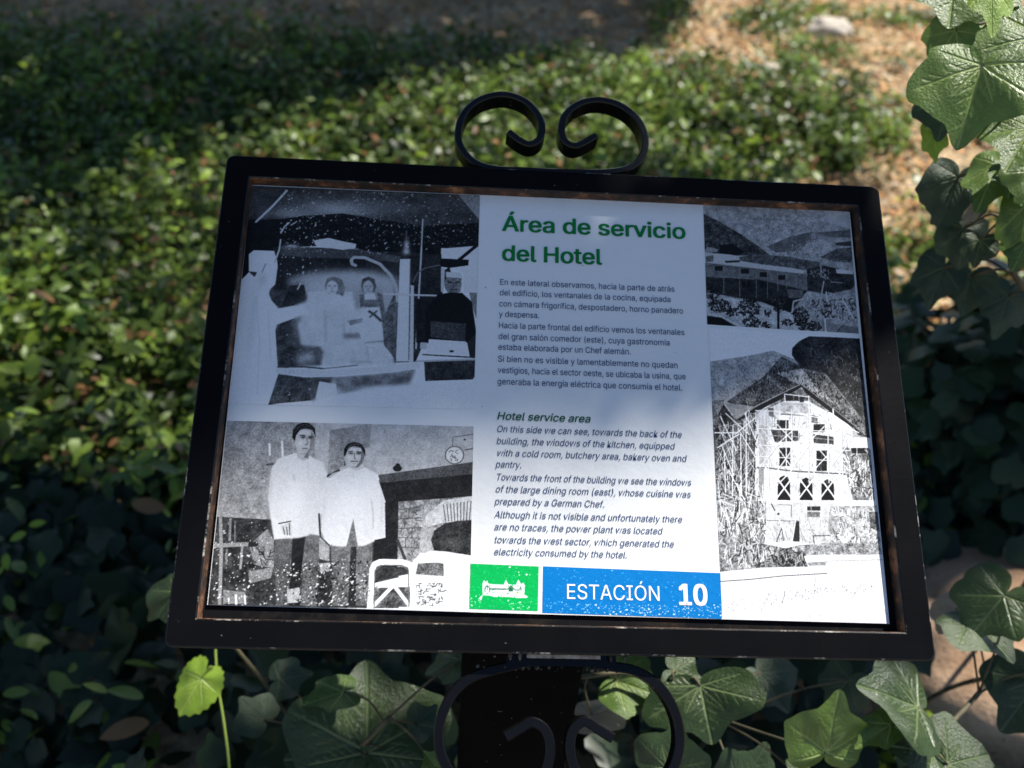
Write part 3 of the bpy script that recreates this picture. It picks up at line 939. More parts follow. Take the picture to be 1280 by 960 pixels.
# ------------------------------------------------------------------ materials
def mat_black_paint(name, rough=0.45, dust=0.0, wear=0.0, spec=0.05):
    q = Nodes(name)
    co = q.coord()
    base = q.mix(q.noise(14, 5, vec=co), (0.0025, 0.0025, 0.003), (0.005, 0.005, 0.006))
    if dust:
        f = q.ramp(q.noise(70, 6, 0.7, co), [(0.60 - dust * 0.2, (0, 0, 0)), (0.80 - dust * 0.2, (1, 1, 1))])
        base = q.mix(f, base, (0.16, 0.14, 0.11))
    spots = q.ramp(q.noise(160, 2, 0.5, co), [(0.745, (0, 0, 0)), (0.77, (1, 1, 1))])
    base = q.mix(spots, base, (0.10, 0.10, 0.10))
    if wear:
        f = q.ramp(q.noise(26, 6, 0.75, co), [(0.62 - wear * 0.3, (0, 0, 0)), (0.70 - wear * 0.3, (1, 1, 1))])
        base = q.mix(f, base, (0.30, 0.28, 0.25))
    q.base(base)
    q.bump(q.noise(220, 3, vec=co), 0.12, 0.001)
    q.set(rough, spec=spec)
    r = q.ramp(q.noise(30, 4, vec=co), [(0.3, (rough - .05,) * 3), (0.7, (rough + .08,) * 3)])
    q.l(r, q.b.inputs['Roughness'])
    return q.m

M_FRAME = mat_black_paint('black_paint', 0.48)
M_FRAME_SIDE = mat_black_paint('dusty_black_paint', 0.6, dust=0.85)
M_EDGE = mat_black_paint('worn_black_edge', 0.35, wear=0.26, spec=0.3)
M_POST = mat_black_paint('post_black_paint', 0.75, spec=0.02)
M_SCROLL = mat_black_paint('scroll_black_paint', 0.24, spec=0.24)

def mat_rust():
    q = Nodes('rusty_inner_lip')
    co = q.coord()
    c = q.ramp(q.noise(45, 6, 0.7, co), [(0.40, (0.008, 0.007, 0.006)), (0.53, (0.06, 0.026, 0.012)), (0.64, (0.22, 0.10, 0.045)), (0.76, (0.40, 0.25, 0.15))])
    q.base(c)
    q.bump(q.noise(180, 4, vec=co), 0.5, 0.001)
    q.set(0.8)
    return q.m
M_RUST = mat_rust()

def mat_backing():
    q = Nodes('recess_black')
    co = q.coord()
    c = q.ramp(q.noise(38, 6, 0.7, co), [(0.5, (0.006, 0.006, 0.007)), (0.66, (0.02, 0.016, 0.013)), (0.78, (0.12, 0.06, 0.035))])
    q.base(c)
    q.set(0.6, spec=0.08)
    return q.m
M_BACK = mat_backing()

def mat_scrape():
    q = Nodes('scraped_bracket')
    co = q.coord()
    q.base(q.ramp(q.noise(120, 5, 0.7, co), [(0.35, (0.10, 0.07, 0.05)), (0.5, (0.42, 0.31, 0.22)), (0.7, (0.6, 0.5, 0.4))]))
    q.set(0.7)
    return q.m
M_SCRAPE = mat_scrape()

def mat_paper(name, use_attr):
    q = Nodes(name)
    co = q.coord()
    if use_attr:
        a = q.n('ShaderNodeAttribute')
        a.attribute_name = 'Col'
        base = a.outputs['Color']
    else:
        base = q.mix(q.noise(9, 4, vec=co), (0.76, 0.77, 0.77), (0.82, 0.82, 0.80))
        gm = q.ramp(q.noise(5, 7, 0.75, co), [(0.52, (0, 0, 0)), (0.74, (1, 1, 1))])
        base = q.mix(q.math('MULTIPLY', gm, 0.35), base, (0.60, 0.58, 0.53))
        sp = q.ramp(q.noise(240, 2, 0.5, co), [(0.765, (0, 0, 0)), (0.785, (1, 1, 1))])
        base = q.mix(sp, base, (0.35, 0.30, 0.24))
    q.base(base)
    h = q.math('ADD', q.noise(150, 4, 0.65, co), q.math('MULTIPLY', q.noise(22, 3, 0.5, co), 1.6))
    q.bump(h, 0.22, 0.0016)
    q.set(0.45, spec=0.16)
    return q.m
M_PAPER = mat_paper('sun_bleached_print_sheet', False)
M_PRINT = mat_paper('printed_ink', True)

def mat_flat(name, c, rough=0.5):
    q = Nodes(name)
    q.base(c)
    q.set(rough, spec=0.1)
    return q.m
M_GREEN_INK = mat_flat('green_ink', (0.004, 0.20, 0.045))
M_NAVY_INK = mat_flat('navy_ink', (0.030, 0.060, 0.15))
M_DARKGREEN_INK = mat_flat('dark_green_ink', (0.012, 0.10, 0.035))
M_WHITE_INK = mat_flat('white_ink', (0.82, 0.83, 0.83))

def mat_ivy(name, c0, c1, vein, rough=0.34, trans=0.18):
    q = Nodes(name)
    a = q.n('ShaderNodeAttribute')
    a.attribute_name = 'Col'
    sep = q.n('ShaderNodeSeparateColor')
    q.l(a.outputs['Color'], sep.inputs[0])
    co = q.coord()
    info = q.n('ShaderNodeObjectInfo')
    f = q.math('ADD', q.math('MULTIPLY', q.noise(3.5, 5, 0.6, co), 0.8), q.math('MULTIPLY', info.outputs['Random'], 0.35))
    base = q.mix(q.ramp(f, [(0.3, (0, 0, 0)), (0.8, (1, 1, 1))]), c0, c1)
    base = q.mix(sep.outputs[0], base, vein)
    fade = q.ramp(q.noise(7, 5, 0.7, co), [(0.62, (0, 0, 0)), (0.75, (1, 1, 1))])
    base = q.mix(q.math('MULTIPLY', fade, 0.35), base, (0.20, 0.19, 0.12))
    dust = q.ramp(q.noise(38, 5, 0.75, co), [(0.66, (0, 0, 0)), (0.82, (1, 1, 1))])
    base = q.mix(q.math('MULTIPLY', dust, 0.30), base, (0.30, 0.28, 0.22))
    q.base(base)
    h = q.math('ADD', q.math('MULTIPLY', sep.outputs[0], 0.9), q.noise(26, 4, vec=co))
    q.bump(h, 0.30, 0.006)
    q.set(rough)
    q.translucent(base, trans)
    return q.m
IVY = {  # lit, mid and dark put sun and shade into the green leaf colour
    'lit': mat_ivy('ivy_leaf_sunlit', (0.070, 0.130, 0.024), (0.135, 0.215, 0.040), (0.32, 0.40, 0.13), 0.36, 0.24),
    'mid': mat_ivy('ivy_leaf_half_lit', (0.022, 0.044, 0.013), (0.048, 0.080, 0.024), (0.15, 0.20, 0.08), 0.36),
    'dark': mat_ivy('ivy_leaf_shaded', (0.022, 0.045, 0.020), (0.036, 0.064, 0.026), (0.08, 0.11, 0.06), 0.42),
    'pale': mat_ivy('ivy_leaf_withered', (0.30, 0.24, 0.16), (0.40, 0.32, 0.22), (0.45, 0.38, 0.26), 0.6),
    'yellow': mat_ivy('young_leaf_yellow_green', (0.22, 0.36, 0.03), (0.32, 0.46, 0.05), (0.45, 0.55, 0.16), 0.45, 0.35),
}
def mat_leafcol(name, rough=0.42, trans=0.22, spec=0.32):
    q = Nodes(name)
    a = q.n('ShaderNodeAttribute')
    a.attribute_name = 'Col'
    q.base(a.outputs['Color'])
    q.set(rough, spec=spec)
    q.translucent(a.outputs['Color'], trans)
    return q.m
M_LEAFCOL = mat_leafcol('leafy_ground_cover', 0.38, 0.30)
M_CROWN = mat_leafcol('tree_foliage', 0.5, 0.15)
M_LITTER = mat_leafcol('dry_leaf_litter', 0.7, 0.1)

def mat_stem():
    q = Nodes('vine_stem')
    co = q.coord()
    q.base(q.ramp(q.noise(30, 4, vec=co), [(0.35, (0.045, 0.04, 0.02)), (0.65, (0.12, 0.10, 0.05))]))
    q.set(0.7)
    return q.m
M_STEM = mat_stem()
M_GREEN_STEM = mat_flat('young_green_stem', (0.20, 0.27, 0.06), 0.45)

def mat_bark():
    q = Nodes('bark')
    co = q.coord()
    mp = q.n('ShaderNodeMapping')
    mp.inputs['Scale'].default_value = (6, 6, 1.2)
    q.l(co, mp.inputs['Vector'])
    v = q.noise(4, 6, 0.7, mp.outputs[0])
    q.base(q.ramp(v, [(0.3, (0.05, 0.04, 0.03)), (0.7, (0.20, 0.16, 0.12))]))
    q.bump(v, 0.8, 0.03)
    q.set(0.85)
    return q.m
M_BARK = mat_bark()

def mat_soil():
    q = Nodes('dry_soil')
    co = q.coord()
    big = q.noise(1.6, 6, 0.62, co)
    fine = q.noise(24, 7, 0.7, co)
    c = q.ramp(big, [(0.35, (0.33, 0.22, 0.11)), (0.52, (0.47, 0.34, 0.19)), (0.68, (0.57, 0.44, 0.27))])
    c = q.mix(q.ramp(fine, [(0.34, (1, 1, 1)), (0.50, (0, 0, 0))]), c, (0.22, 0.14, 0.085))
    v = q.n('ShaderNodeTexVoronoi')
    v.inputs['Scale'].default_value = 42
    q.l(co, v.inputs['Vector'])
    c = q.mix(q.ramp(v.outputs['Distance'], [(0.16, (1, 1, 1)), (0.30, (0, 0, 0))]), c, q.ramp(q.noise(9, 3, vec=co), [(0.35, (0.40, 0.30, 0.20)), (0.65, (0.60, 0.50, 0.38))]))
    q.base(c)
    h = q.math('ADD', fine, q.math('MULTIPLY', v.outputs['Distance'], -1.2))
    q.bump(h, 0.7, 0.03)
    q.set(0.92, spec=0.2)
    return q.m
M_SOIL = mat_soil()

def mat_rock(name, a, b, scale=6):
    q = Nodes(name)
    co = q.coord()
    v = q.noise(scale, 7, 0.65, co)
    c = q.ramp(v, [(0.35, a), (0.65, b)])
    c = q.mix(q.ramp(q.noise(scale * 14, 3, 0.6, co), [(0.62, (0, 0, 0)), (0.70, (1, 1, 1))]), c, tuple(x * 0.45 for x in a))
    q.base(c)
    q.bump(q.math('ADD', v, q.math('MULTIPLY', q.noise(scale * 10, 5, vec=co), 0.3)), 0.6, 0.02)
    q.set(0.85, spec=0.3)
    return q.m
M_ROCK_TAN = mat_rock('tan_rock', (0.30, 0.18, 0.10), (0.50, 0.34, 0.22), 8)
M_ROCK_GREY = mat_rock('earthy_grey_rock', (0.045, 0.038, 0.03), (0.10, 0.085, 0.068), 9)
M_ROCK_PALE = mat_rock('pale_rock', (0.44, 0.38, 0.31), (0.60, 0.54, 0.46), 8)

# ------------------------------------------------------------------ ground
def terrain_z(x, y):
    v = Vector((x * 0.7, y * 0.7, 3.1))
    z = 0.07 * mnoise.noise(v) + 0.03 * mnoise.noise(v * 3.3)
    if abs(x) < 8 and abs(y) < 12:
        z += 0.010 * mnoise.noise(Vector((x * 9, y * 9, 1.0))) + 0.006 * mnoise.noise(Vector((x * 24, y * 24, 5.0)))
    # a low bank of earth left of the sign
    d = ((x + 1.0) / 0.85) ** 2 + ((y - 0.42) / 0.30) ** 2
    z += 0.13 * math.exp(-d * 1.1)
    return z

def build_ground():
    xs = np.unique(np.concatenate([np.linspace(-400, -9, 14), np.arange(-9, -3.6, 0.4), np.arange(-3.6, 4.2, 0.035), np.arange(4.2, 10, 0.4), np.linspace(10, 400, 14)]))
    ys = np.unique(np.concatenate([np.linspace(-400, -6, 12), np.arange(-6, -0.4, 0.3), np.arange(-0.4, 6.4, 0.035), np.arange(6.4, 14, 0.4), np.linspace(14, 500, 14)]))
    nx, ny = len(xs), len(ys)
    V = np.empty((nx * ny, 3), np.float32)
    k = 0
    for y in ys:
        for x in xs:
            V[k] = (x, y, terrain_z(x, y))
            k += 1
    i, j = np.meshgrid(np.arange(nx - 1), np.arange(ny - 1))
    a = (j * nx + i).ravel()
    F = np.stack([a, a + 1, a + nx + 1, a + nx], 1)
    o = link_mesh('ground', np_mesh('ground', V, F), M_SOIL, smooth=True)
    tag(o, kind='structure')
build_ground()

# ------------------------------------------------------------------ small geometry tools
def inside(poly, x, y):
    c = False
    n = len(poly)
    for i in range(n):
        x1, y1 = poly[i]
        x2, y2 = poly[i - 1]
        if (y1 > y) != (y2 > y) and x < (x2 - x1) * (y - y1) / (y2 - y1 + 1e-12) + x1:
            c = not c
    return c

def catmull(pts, n):
    P = [np.array(p, float) for p in pts]
    P = [2 * P[0] - P[1]] + P + [2 * P[-1] - P[-2]]
    out = []
    for i in range(1, len(P) - 2):
        for k in range(n):
            t = k / n
            out.append(0.5 * ((2 * P[i]) + (-P[i - 1] + P[i + 1]) * t + (2 * P[i - 1] - 5 * P[i] + 4 * P[i + 1] - P[i + 2]) * t * t + (-P[i - 1] + 3 * P[i] - 3 * P[i + 1] + P[i + 2]) * t ** 3))
    out.append(P[-2])
    return out

def tube(bm, pts, r0, r1, sides=7):
    rings = []
    n = len(pts)
    up = Vector((0.31, 0.2, 0.93))
    for i, p in enumerate(pts):
        p = Vector(p)
        d = (Vector(pts[min(i + 1, n - 1)]) - Vector(pts[max(i - 1, 0)])).normalized()
        a = d.cross(up)
        if a.length < 0.1:
            a = d.cross(Vector((1, 0, 0)))
        a.normalize()
        b = d.cross(a)
        r = r0 + (r1 - r0) * i / max(n - 1, 1)
        rings.append([bm.verts.new(p + (a * math.cos(t) + b * math.sin(t)) * r) for t in (2 * math.pi * k / sides for k in range(sides))])
    for q, w in zip(rings, rings[1:]):
        for k in range(sides):
            bm.faces.new((q[k], q[(k + 1) % sides], w[(k + 1) % sides], w[k]))
    bm.faces.new(rings[0][::-1])
    bm.faces.new(rings[-1])

def bm_mesh(name, bm):
    me = bpy.data.meshes.new(name)
    bmesh.ops.recalc_face_normals(bm, faces=bm.faces[:])
    bm.to_mesh(me)
    bm.free()
    return me

def build_bounce_paving():  # unseen grey slab, added so light bounced onto the post is neutral
    bm = bmesh.new()
    v = [bm.verts.new((x, y, z)) for z in (-0.3, 0.10) for x, y in ((-14, -3.4), (14, -3.4), (14, -0.95), (-14, -0.95))]
    for f in ((4, 5, 6, 7), (0, 1, 5, 4), (1, 2, 6, 5), (2, 3, 7, 6), (3, 0, 4, 7)):
        bm.faces.new([v[i] for i in f])
    tag(link_mesh('path', bm_mesh('path', bm), mat_rock('added_bounce_paving', (0.16, 0.16, 0.16), (0.24, 0.235, 0.23), 3)), kind='structure')
build_bounce_paving()

# ------------------------------------------------------------------ the sign
E = math.radians(56)
SIGN_ROT = Matrix(((1, 0, 0), (0, math.sin(E), -math.cos(E)), (0, math.cos(E), math.sin(E))))
SIGN_AT = Vector((0, 0, 1.02))
SIGN_M = Matrix.Translation(SIGN_AT) @ SIGN_ROT.to_4x4()

sign = empty('information_sign', (-0.021, -0.088, 0.0), 'black framed information board with old photographs on a black post with iron scrolls', 'sign')
SIGN_LOCAL = Matrix.Translation(-Vector(sign.location)) @ SIGN_M     # meshes drawn in board millimetres / 1000

def on_sign(name, me, mats, parent=None, smooth=False):
    if parent is None:
        return link_mesh(name, me, mats, sign, SIGN_LOCAL, smooth)
    return link_mesh(name, me, mats, parent, Matrix.Identity(4), smooth)

def rounded(hx, hy, r, n=6):
    pts = []
    for cx, cy, a0 in ((hx - r, hy - r, 0), (-hx + r, hy - r, 90), (-hx + r, -hy + r, 180), (hx - r, -hy + r, 270)):
        for k in range(n + 1):
            a = math.radians(a0 + 90 * k / n)
            pts.append((cx + r * math.cos(a), cy + r * math.sin(a)))
    return pts

def build_frame():
    bm = bmesh.new()
    prof = [(0.2985, 0.2103, 0.006, -0.0390), (0.3000, 0.2118, 0.007, -0.0375), (0.3000, 0.2118, 0.007, -0.0014), (0.2995, 0.2113, 0.0065, -0.0004), (0.2986, 0.2104, 0.006, 0.0),
            (0.2790, 0.1913, 0.0012, 0.0), (0.2778, 0.1903, 0.001, -0.0008), (0.2775, 0.1900, 0.001, -0.0020), (0.2775, 0.1900, 0.001, -0.0145)]
    rings = []
    for hx, hy, r, z in prof:
        rings.append([bm.verts.new((x, y, z)) for x, y in rounded(hx, hy, r)])
    mats = [1, 1, 2, 2, 0, 2, 3, 3]
    for a, b, m in zip(rings, rings[1:], mats):
        n = len(a)
        for k in range(n):
            f = bm.faces.new((a[k], a[(k + 1) % n], b[(k + 1) % n], b[k]))
            f.material_index = m
    # back cover of the box frame
    f = bm.faces.new(rings[0][::-1])
    f.material_index = 1
    return on_sign('frame', bm_mesh('frame', bm), [M_FRAME, M_FRAME_SIDE, M_EDGE, M_RUST])
frame = build_frame()

def slab(bm, x0, x1, y0, y1, z0, z1, mi=0):
    v = [bm.verts.new((x, y, z)) for z in (z0, z1) for x, y in ((x0, y0), (x1, y0), (x1, y1), (x0, y1))]
    for q in ((3, 2, 1, 0), (4, 5, 6, 7), (0, 1, 5, 4), (1, 2, 6, 5), (2, 3, 7, 6), (3, 0, 4, 7)):
        f = bm.faces.new([v[i] for i in q])
        f.material_index = mi
    return v

bm = bmesh.new()
slab(bm, -0.2773, 0.2773, -0.1898, 0.1898, -0.0180, -0.0138)
on_sign('backing_plate', bm_mesh('backing_plate', bm), M_BACK)

# printed sheet, slightly crooked in its recess
bm = bmesh.new()
lo = [bm.verts.new((x, y, -0.0137)) for x, y in SHEET]
hi = [bm.verts.new((x, y, -0.0115)) for x, y in SHEET]
bm.faces.new(hi[::-1])
for k in range(4):
    bm.faces.new((lo[k], lo[(k + 1) % 4], hi[(k + 1) % 4], hi[k]))
panel = on_sign('panel', bm_mesh('panel', bm), M_PAPER)

# ---- prints: drawn on a raster and carried as point colours by a fine grid
class Canvas:
    def __init__(s, w, h):
        s.w, s.h = w, h
        s.a = np.full((h, w, 3), 238.0, np.float32)
        s.rng = np.random.default_rng(5)
    def mask(s, pts):
        X = np.array(pts[0::2], float) * s.w / 1000
        Y = np.array(pts[1::2], float) * s.h / 1000
        x0, x1 = max(int(X.min()), 0), min(int(X.max()) + 2, s.w)
        y0, y1 = max(int(Y.min()), 0), min(int(Y.max()) + 2, s.h)
        if x1 <= x0 or y1 <= y0:
            return None, None
        gx, gy = np.meshgrid(np.arange(x0, x1) + 0.5, np.arange(y0, y1) + 0.5)
        m = np.zeros(gx.shape, bool)
        n = len(X)
        for i in range(n):
            xa, ya, xb, yb = X[i], Y[i], X[i - 1], Y[i - 1]
            if ya == yb:
                continue
            m ^= ((ya > gy) != (yb > gy)) & (gx < (xb - xa) * (gy - ya) / (yb - ya) + xa)
        return (slice(y0, y1), slice(x0, x1)), m
    def P(s, tone, pts):
        sl, m = s.mask(pts)
        if sl is not None:
            s.a[sl][m] = tone
    def seg(s, tone, w, x0, y0, x1, y1):
        r = max(w * s.w / 2000, 0.55)
        xa, ya, xb, yb = x0 * s.w / 1000, y0 * s.h / 1000, x1 * s.w / 1000, y1 * s.h / 1000
        u0, u1 = max(int(min(xa, xb) - r - 1), 0), min(int(max(xa, xb) + r + 2), s.w)
        v0, v1 = max(int(min(ya, yb) - r - 1), 0), min(int(max(ya, yb) + r + 2), s.h)
        if u1 <= u0 or v1 <= v0:
            return
        gx, gy = np.meshgrid(np.arange(u0, u1) + 0.5, np.arange(v0, v1) + 0.5)
        dx, dy = xb - xa, yb - ya
        t = np.clip(((gx - xa) * dx + (gy - ya) * dy) / max(dx * dx + dy * dy, 1e-6), 0, 1)
        s.a[v0:v1, u0:u1][np.hypot(gx - xa - t * dx, gy - ya - t * dy) < r] = tone
    def L(s, tone, w, pts):
        for i in range(0, len(pts) - 2, 2):
            s.seg(tone, w, *pts[i:i + 4])
    def N(s, lo, hi, sc, pts):
        sl, m = s.mask(pts)
        if sl is None:
            return
        h, w = m.shape
        cell = max(sc * s.w / 1000, 1.0)
        f = np.zeros((h, w), np.float32)
        for c, amp in ((cell * 4, 0.45), (cell, 0.45), (2.0, 0.25)):
            gh, gw = int(h / c) + 3, int(w / c) + 3
            g = s.rng.random((gh, gw)).astype(np.float32)
            yy, xx = np.arange(h) / c, np.arange(w) / c
            yi, xi = yy.astype(int), xx.astype(int)
            fy, fx = (yy - yi)[:, None], (xx - xi)[None, :]
            f += amp * ((g[yi][:, xi] * (1 - fx) + g[yi][:, xi + 1] * fx) * (1 - fy) + (g[yi + 1][:, xi] * (1 - fx) + g[yi + 1][:, xi + 1] * fx) * fy)
        f = np.clip((f - 0.575) * 1.5 + 0.5, 0, 1)
        s.a[sl][m] = (lo + (hi - lo) * f)[m][:, None]
    def spots(s, n, pts):
        xs, ys = pts[0::2], pts[1::2]
        poly = list(zip(xs, ys))
        out = []
        tries = 0
        while len(out) < n and tries < n * 12:
            tries += 1
            x, y = s.rng.uniform(min(xs), max(xs)), s.rng.uniform(min(ys), max(ys))
            if inside(poly, x, y):
                out.append((x, y))
        return out
    def K(s, tone, n, sz, pts):
        for x, y in s.spots(n, pts):
            k = s.rng.random() ** 2
            a = -0.9 + s.rng.normal() * 0.5
            ln = sz * (0.15 + 1.1 * k * s.rng.random())
            s.seg(tone, sz * (0.25 + 0.6 * k), x, y, x + ln * math.cos(a), y + ln * math.sin(a))
    def S(s, tone, n, ln, w, pts):
        for x, y in s.spots(n, pts):
            a = s.rng.uniform(-1.9, 1.9)
            d = ln * s.rng.uniform(0.3, 0.8) / 2
            s.seg(tone, w * s.rng.uniform(0.5, 1), x - d * math.cos(a), y - d * math.sin(a), x + d * math.cos(a), y + d * math.sin(a))
    def B(s, r, n, pts):
        sl, m = s.mask(pts)
        r = max(int(r * s.w / 1000), 1)
        reg = s.a[sl].copy()
        for _ in range(n):
            for ax in (0, 1):
                acc = np.zeros_like(reg)
                for k in range(-r, r + 1):
                    acc += np.take(reg, np.clip(np.arange(reg.shape[ax]) + k, 0, reg.shape[ax] - 1), ax)
                reg = acc / (2 * r + 1)
        s.a[sl][m] = reg[m]
    def G(s, tone, al, cx, cy, rx, ry):
        gx, gy = np.meshgrid((np.arange(s.w) + 0.5) * 1000 / s.w, (np.arange(s.h) + 0.5) * 1000 / s.h)
        f = al * np.exp(-(((gx - cx) / rx) ** 2 + ((gy - cy) / ry) ** 2) * 1.4)
        s.a += (np.array(tone, np.float32) - s.a) * f[..., None]

def build_print(name, corners, ops):
    c = [np.array(q) / 1000 for q in corners]
    wm, hm = np.linalg.norm(c[1] - c[0]), np.linalg.norm(c[3] - c[0])
    fine = 3.2 if 'block' in name else 2.5
    gw, gh = int(wm * 1000 * fine), int(hm * 1000 * fine)
    cv = Canvas(gw * 2, gh * 2)
    for op in ops:
        getattr(cv, op[0])(*op[1:])
    if 'photograph' in name:
        for _ in range(3 if 'kitchen' in name else 1):
            cv.a = (cv.a * 2 + np.roll(cv.a, 1, 0) + np.roll(cv.a, -1, 0) + np.roll(cv.a, 1, 1) + np.roll(cv.a, -1, 1)) / 6
    img = cv.a.reshape(gh, 2, gw, 2, 3).mean((1, 3))
    gr = RNG.normal(0, 1, (gh, gw, 1))
    gr = gr + np.roll(gr, 1, 0) + np.roll(gr, 1, 1)
    img += gr * (2.0 + 6.0 * (1 - np.abs(img / 127.5 - 1)) * ('photograph' in name))
    if 'photograph' in name:
        yy, xx = np.mgrid[0:gh, 0:gw] / gh
        lowf = sum(np.sin(xx * a + p) * np.sin(yy * b + q) for a, b, p, q in RNG.uniform(3, 19, (7, 4)))[..., None] / 7
        img = img * (1 + 0.22 * lowf * (1 - img / 255))
    img = np.clip(img, 4, 250) / 255
    lin = np.where(img < 0.04045, img / 12.92, ((img + 0.055) / 1.055) ** 2.4) * 0.94
    s, t = np.meshgrid(np.linspace(0, 1, gw), np.linspace(0, 1, gh))
    s, t = s.ravel()[:, None], t.ravel()[:, None]
    xy = (c[0] * (1 - s) + c[1] * s) * (1 - t) + (c[3] * (1 - s) + c[2] * s) * t
    V = np.concatenate([xy, np.full((len(xy), 1), -0.0113)], 1)
    i, j = np.meshgrid(np.arange(gw - 1), np.arange(gh - 1))
    a = (j * gw + i).ravel()
    F = np.stack([a + gw, a + gw + 1, a + 1, a], 1)
    cols = np.concatenate([lin.reshape(-1, 3), np.ones((gw * gh, 1))], 1)
    return on_sign(name, np_mesh(name, V, F, cols), M_PRINT, panel)
for pname, (corners, ops) in PRINTS.items():
    build_print(pname, corners, ops)

# ---- lettering
def sans_font():
    try:
        import os
        d = bpy.utils.system_resource('DATAFILES', path='fonts')
        return bpy.data.fonts.load(os.path.join(d, 'Inter.woff2'))
    except Exception:
        return None
SANS = sans_font()

def glyph_mesh(text, bold):
    cu = bpy.data.curves.new('lettering_source', 'FONT')
    cu.body = text
    if SANS is not None:
        cu.font = SANS
    cu.size = 1.0
    cu.resolution_u = 4
    ob = bpy.data.objects.new('lettering_source', cu)
    COL.objects.link(ob)
    dg = bpy.context.evaluated_depsgraph_get()
    me = bpy.data.meshes.new_from_object(ob.evaluated_get(dg))
    bpy.data.objects.remove(ob)
    bpy.data.curves.remove(cu)
    return me

PASSES = [(-1, .35, 0), (-1, -.35, 1), (0, .5, 2), (0, -.5, 3), (1, .35, 4), (1, -.35, 5), (-.5, 0, 6), (.5, 0, 7)]

def lettering(name, lines, cap, mat, bold=0.0, shear=0.0, z=-0.0110):
    ref = glyph_mesh('H', bold)
    ch = max(v.co.y for v in ref.vertices)
    sy = cap / 1000 / ch
    bm = bmesh.new()
    for text, x0, y0, x1, y1 in lines:
        me = glyph_mesh(text, bold)
        n0 = len(bm.verts)
        lo0, hi0 = min(v.co.x for v in me.vertices), max(v.co.x for v in me.vertices)
        sx0 = (x1 - x0) / 1000 / (hi0 - lo0)
        for ox, oy, oz in PASSES if bold else [(0, 0, 0)]:
            n1 = len(bm.verts)
            bm.from_mesh(me)
            bm.verts.ensure_lookup_table()
            for v in bm.verts[n1:]:
                v.co += Vector((ox * bold * sy / sx0, oy * bold, oz * 0.00002))
        vs = bm.verts[n0:]
        lo, hi = min(v.co.x for v in vs), max(v.co.x for v in vs)
        sx = (x1 - x0) / 1000 / (hi - lo)
        y = (y0 + y1) / 2000
        for v in vs:
            px = (v.co.x - lo) * sx + x0 / 1000
            v.co = Vector((px + v.co.y * sy * shear, y + v.co.y * sy, z + v.co.z))
        bpy.data.meshes.remove(me)
    me = bpy.data.meshes.new(name)
    bm.to_mesh(me)
    bm.free()
    return on_sign(name, me, mat, panel)
lettering('title_lettering', TEXT['title'], 15.0, M_GREEN_INK, bold=0.021)
lettering('spanish_paragraph', TEXT['spanish'], 5.5, M_NAVY_INK)
lettering('english_heading', TEXT['heading'], 6.6, M_DARKGREEN_INK, bold=0.010, shear=0.2)
lettering('english_paragraph', TEXT['english'], 5.6, M_NAVY_INK, shear=0.2)
lettering('station_lettering', TEXT['station'], 11.6, M_WHITE_INK)
lettering('station_number', TEXT['number'], 16.0, M_WHITE_INK, bold=0.030)

# ---- wrought iron scrolls: a flat bar, 5 mm thick and 15 mm deep
def scroll(pts, z0, z1, th=0.0052):
    c = catmull([(x / 1000, y / 1000) for x, y in pts], 7)
    bm = bmesh.new()
    rings = []
    b = 0.0009
    n = len(c)
    for i, p in enumerate(c):
        d = c[min(i + 1, n - 1)] - c[max(i - 1, 0)]
        d = d / np.linalg.norm(d)
        nn = np.array((-d[1], d[0]))
        h = th / 2
        sec = [(h, z1 - b), (h - b, z1), (-h + b, z1), (-h, z1 - b), (-h, z0 + b), (-h + b, z0), (h - b, z0), (h, z0 + b)]
        rings.append([bm.verts.new((p[0] + nn[0] * u, p[1] + nn[1] * u, w)) for u, w in sec])
    for q, w in zip(rings, rings[1:]):
        for k in range(8):
            bm.faces.new((q[k], q[(k + 1) % 8], w[(k + 1) % 8], w[k]))
    bm.faces.new(rings[0][::-1])
    bm.faces.new(rings[-1])
    return on_sign('scroll', bm_mesh('scroll', bm), M_SCROLL)
def lift(pts, dy):
    return [(x, y + dy) for x, y in pts]
tag(scroll(lift(TOP_SCROLLS[0], 3.0), -0.024, -0.005, 0.0064), 'left iron scroll on top of the board')
tag(scroll(lift(TOP_SCROLLS[1], 3.0), -0.024, -0.005, 0.0064), 'right iron scroll on top of the board')
tag(scroll(lift(BOTTOM_SCROLLS[0], -6.0), -0.027, -0.011, 0.0076), 'left iron scroll under the board')
tag(scroll(lift(BOTTOM_SCROLLS[1], -6.0), -0.027, -0.011, 0.0076), 'right iron scroll under the board')

bm = bmesh.new()
slab(bm, -0.040, 0.046, -0.2205, -0.2121, -0.026, -0.010)
on_sign('mounting_bracket', bm_mesh('mounting_bracket', bm), M_SCROLL)
bm = bmesh.new()
slab(bm, -0.0245, 0.0330, -0.2148, -0.2120, -0.0096, -0.0055)
on_sign('scraped_edge', bm_mesh('scraped_edge', bm), M_SCRAPE)
# weld beads along the bracket
bm = bmesh.new()
for k in range(26):
    x = -0.062 + k * 0.0050 + random.uniform(-.001, .001)
    r = random.uniform(0.0012, 0.0023)
    bmesh.ops.create_icosphere(bm, subdivisions=1, radius=r, matrix=Matrix.Translation((x, -0.2222 + random.uniform(-.001, .001), -0.013 + random.uniform(-.002, .002))))
for x in (-0.0375, -0.030, 0.041, 0.052):
    bmesh.ops.create_icosphere(bm, subdivisions=2, radius=0.0022, matrix=Matrix.Translation((x, -0.2125, -0.006)) @ Matrix.Diagonal((0.7, 2.0, 1, 1)))
on_sign('weld_bead', bm_mesh('weld_bead', bm), M_FRAME_SIDE, smooth=True)

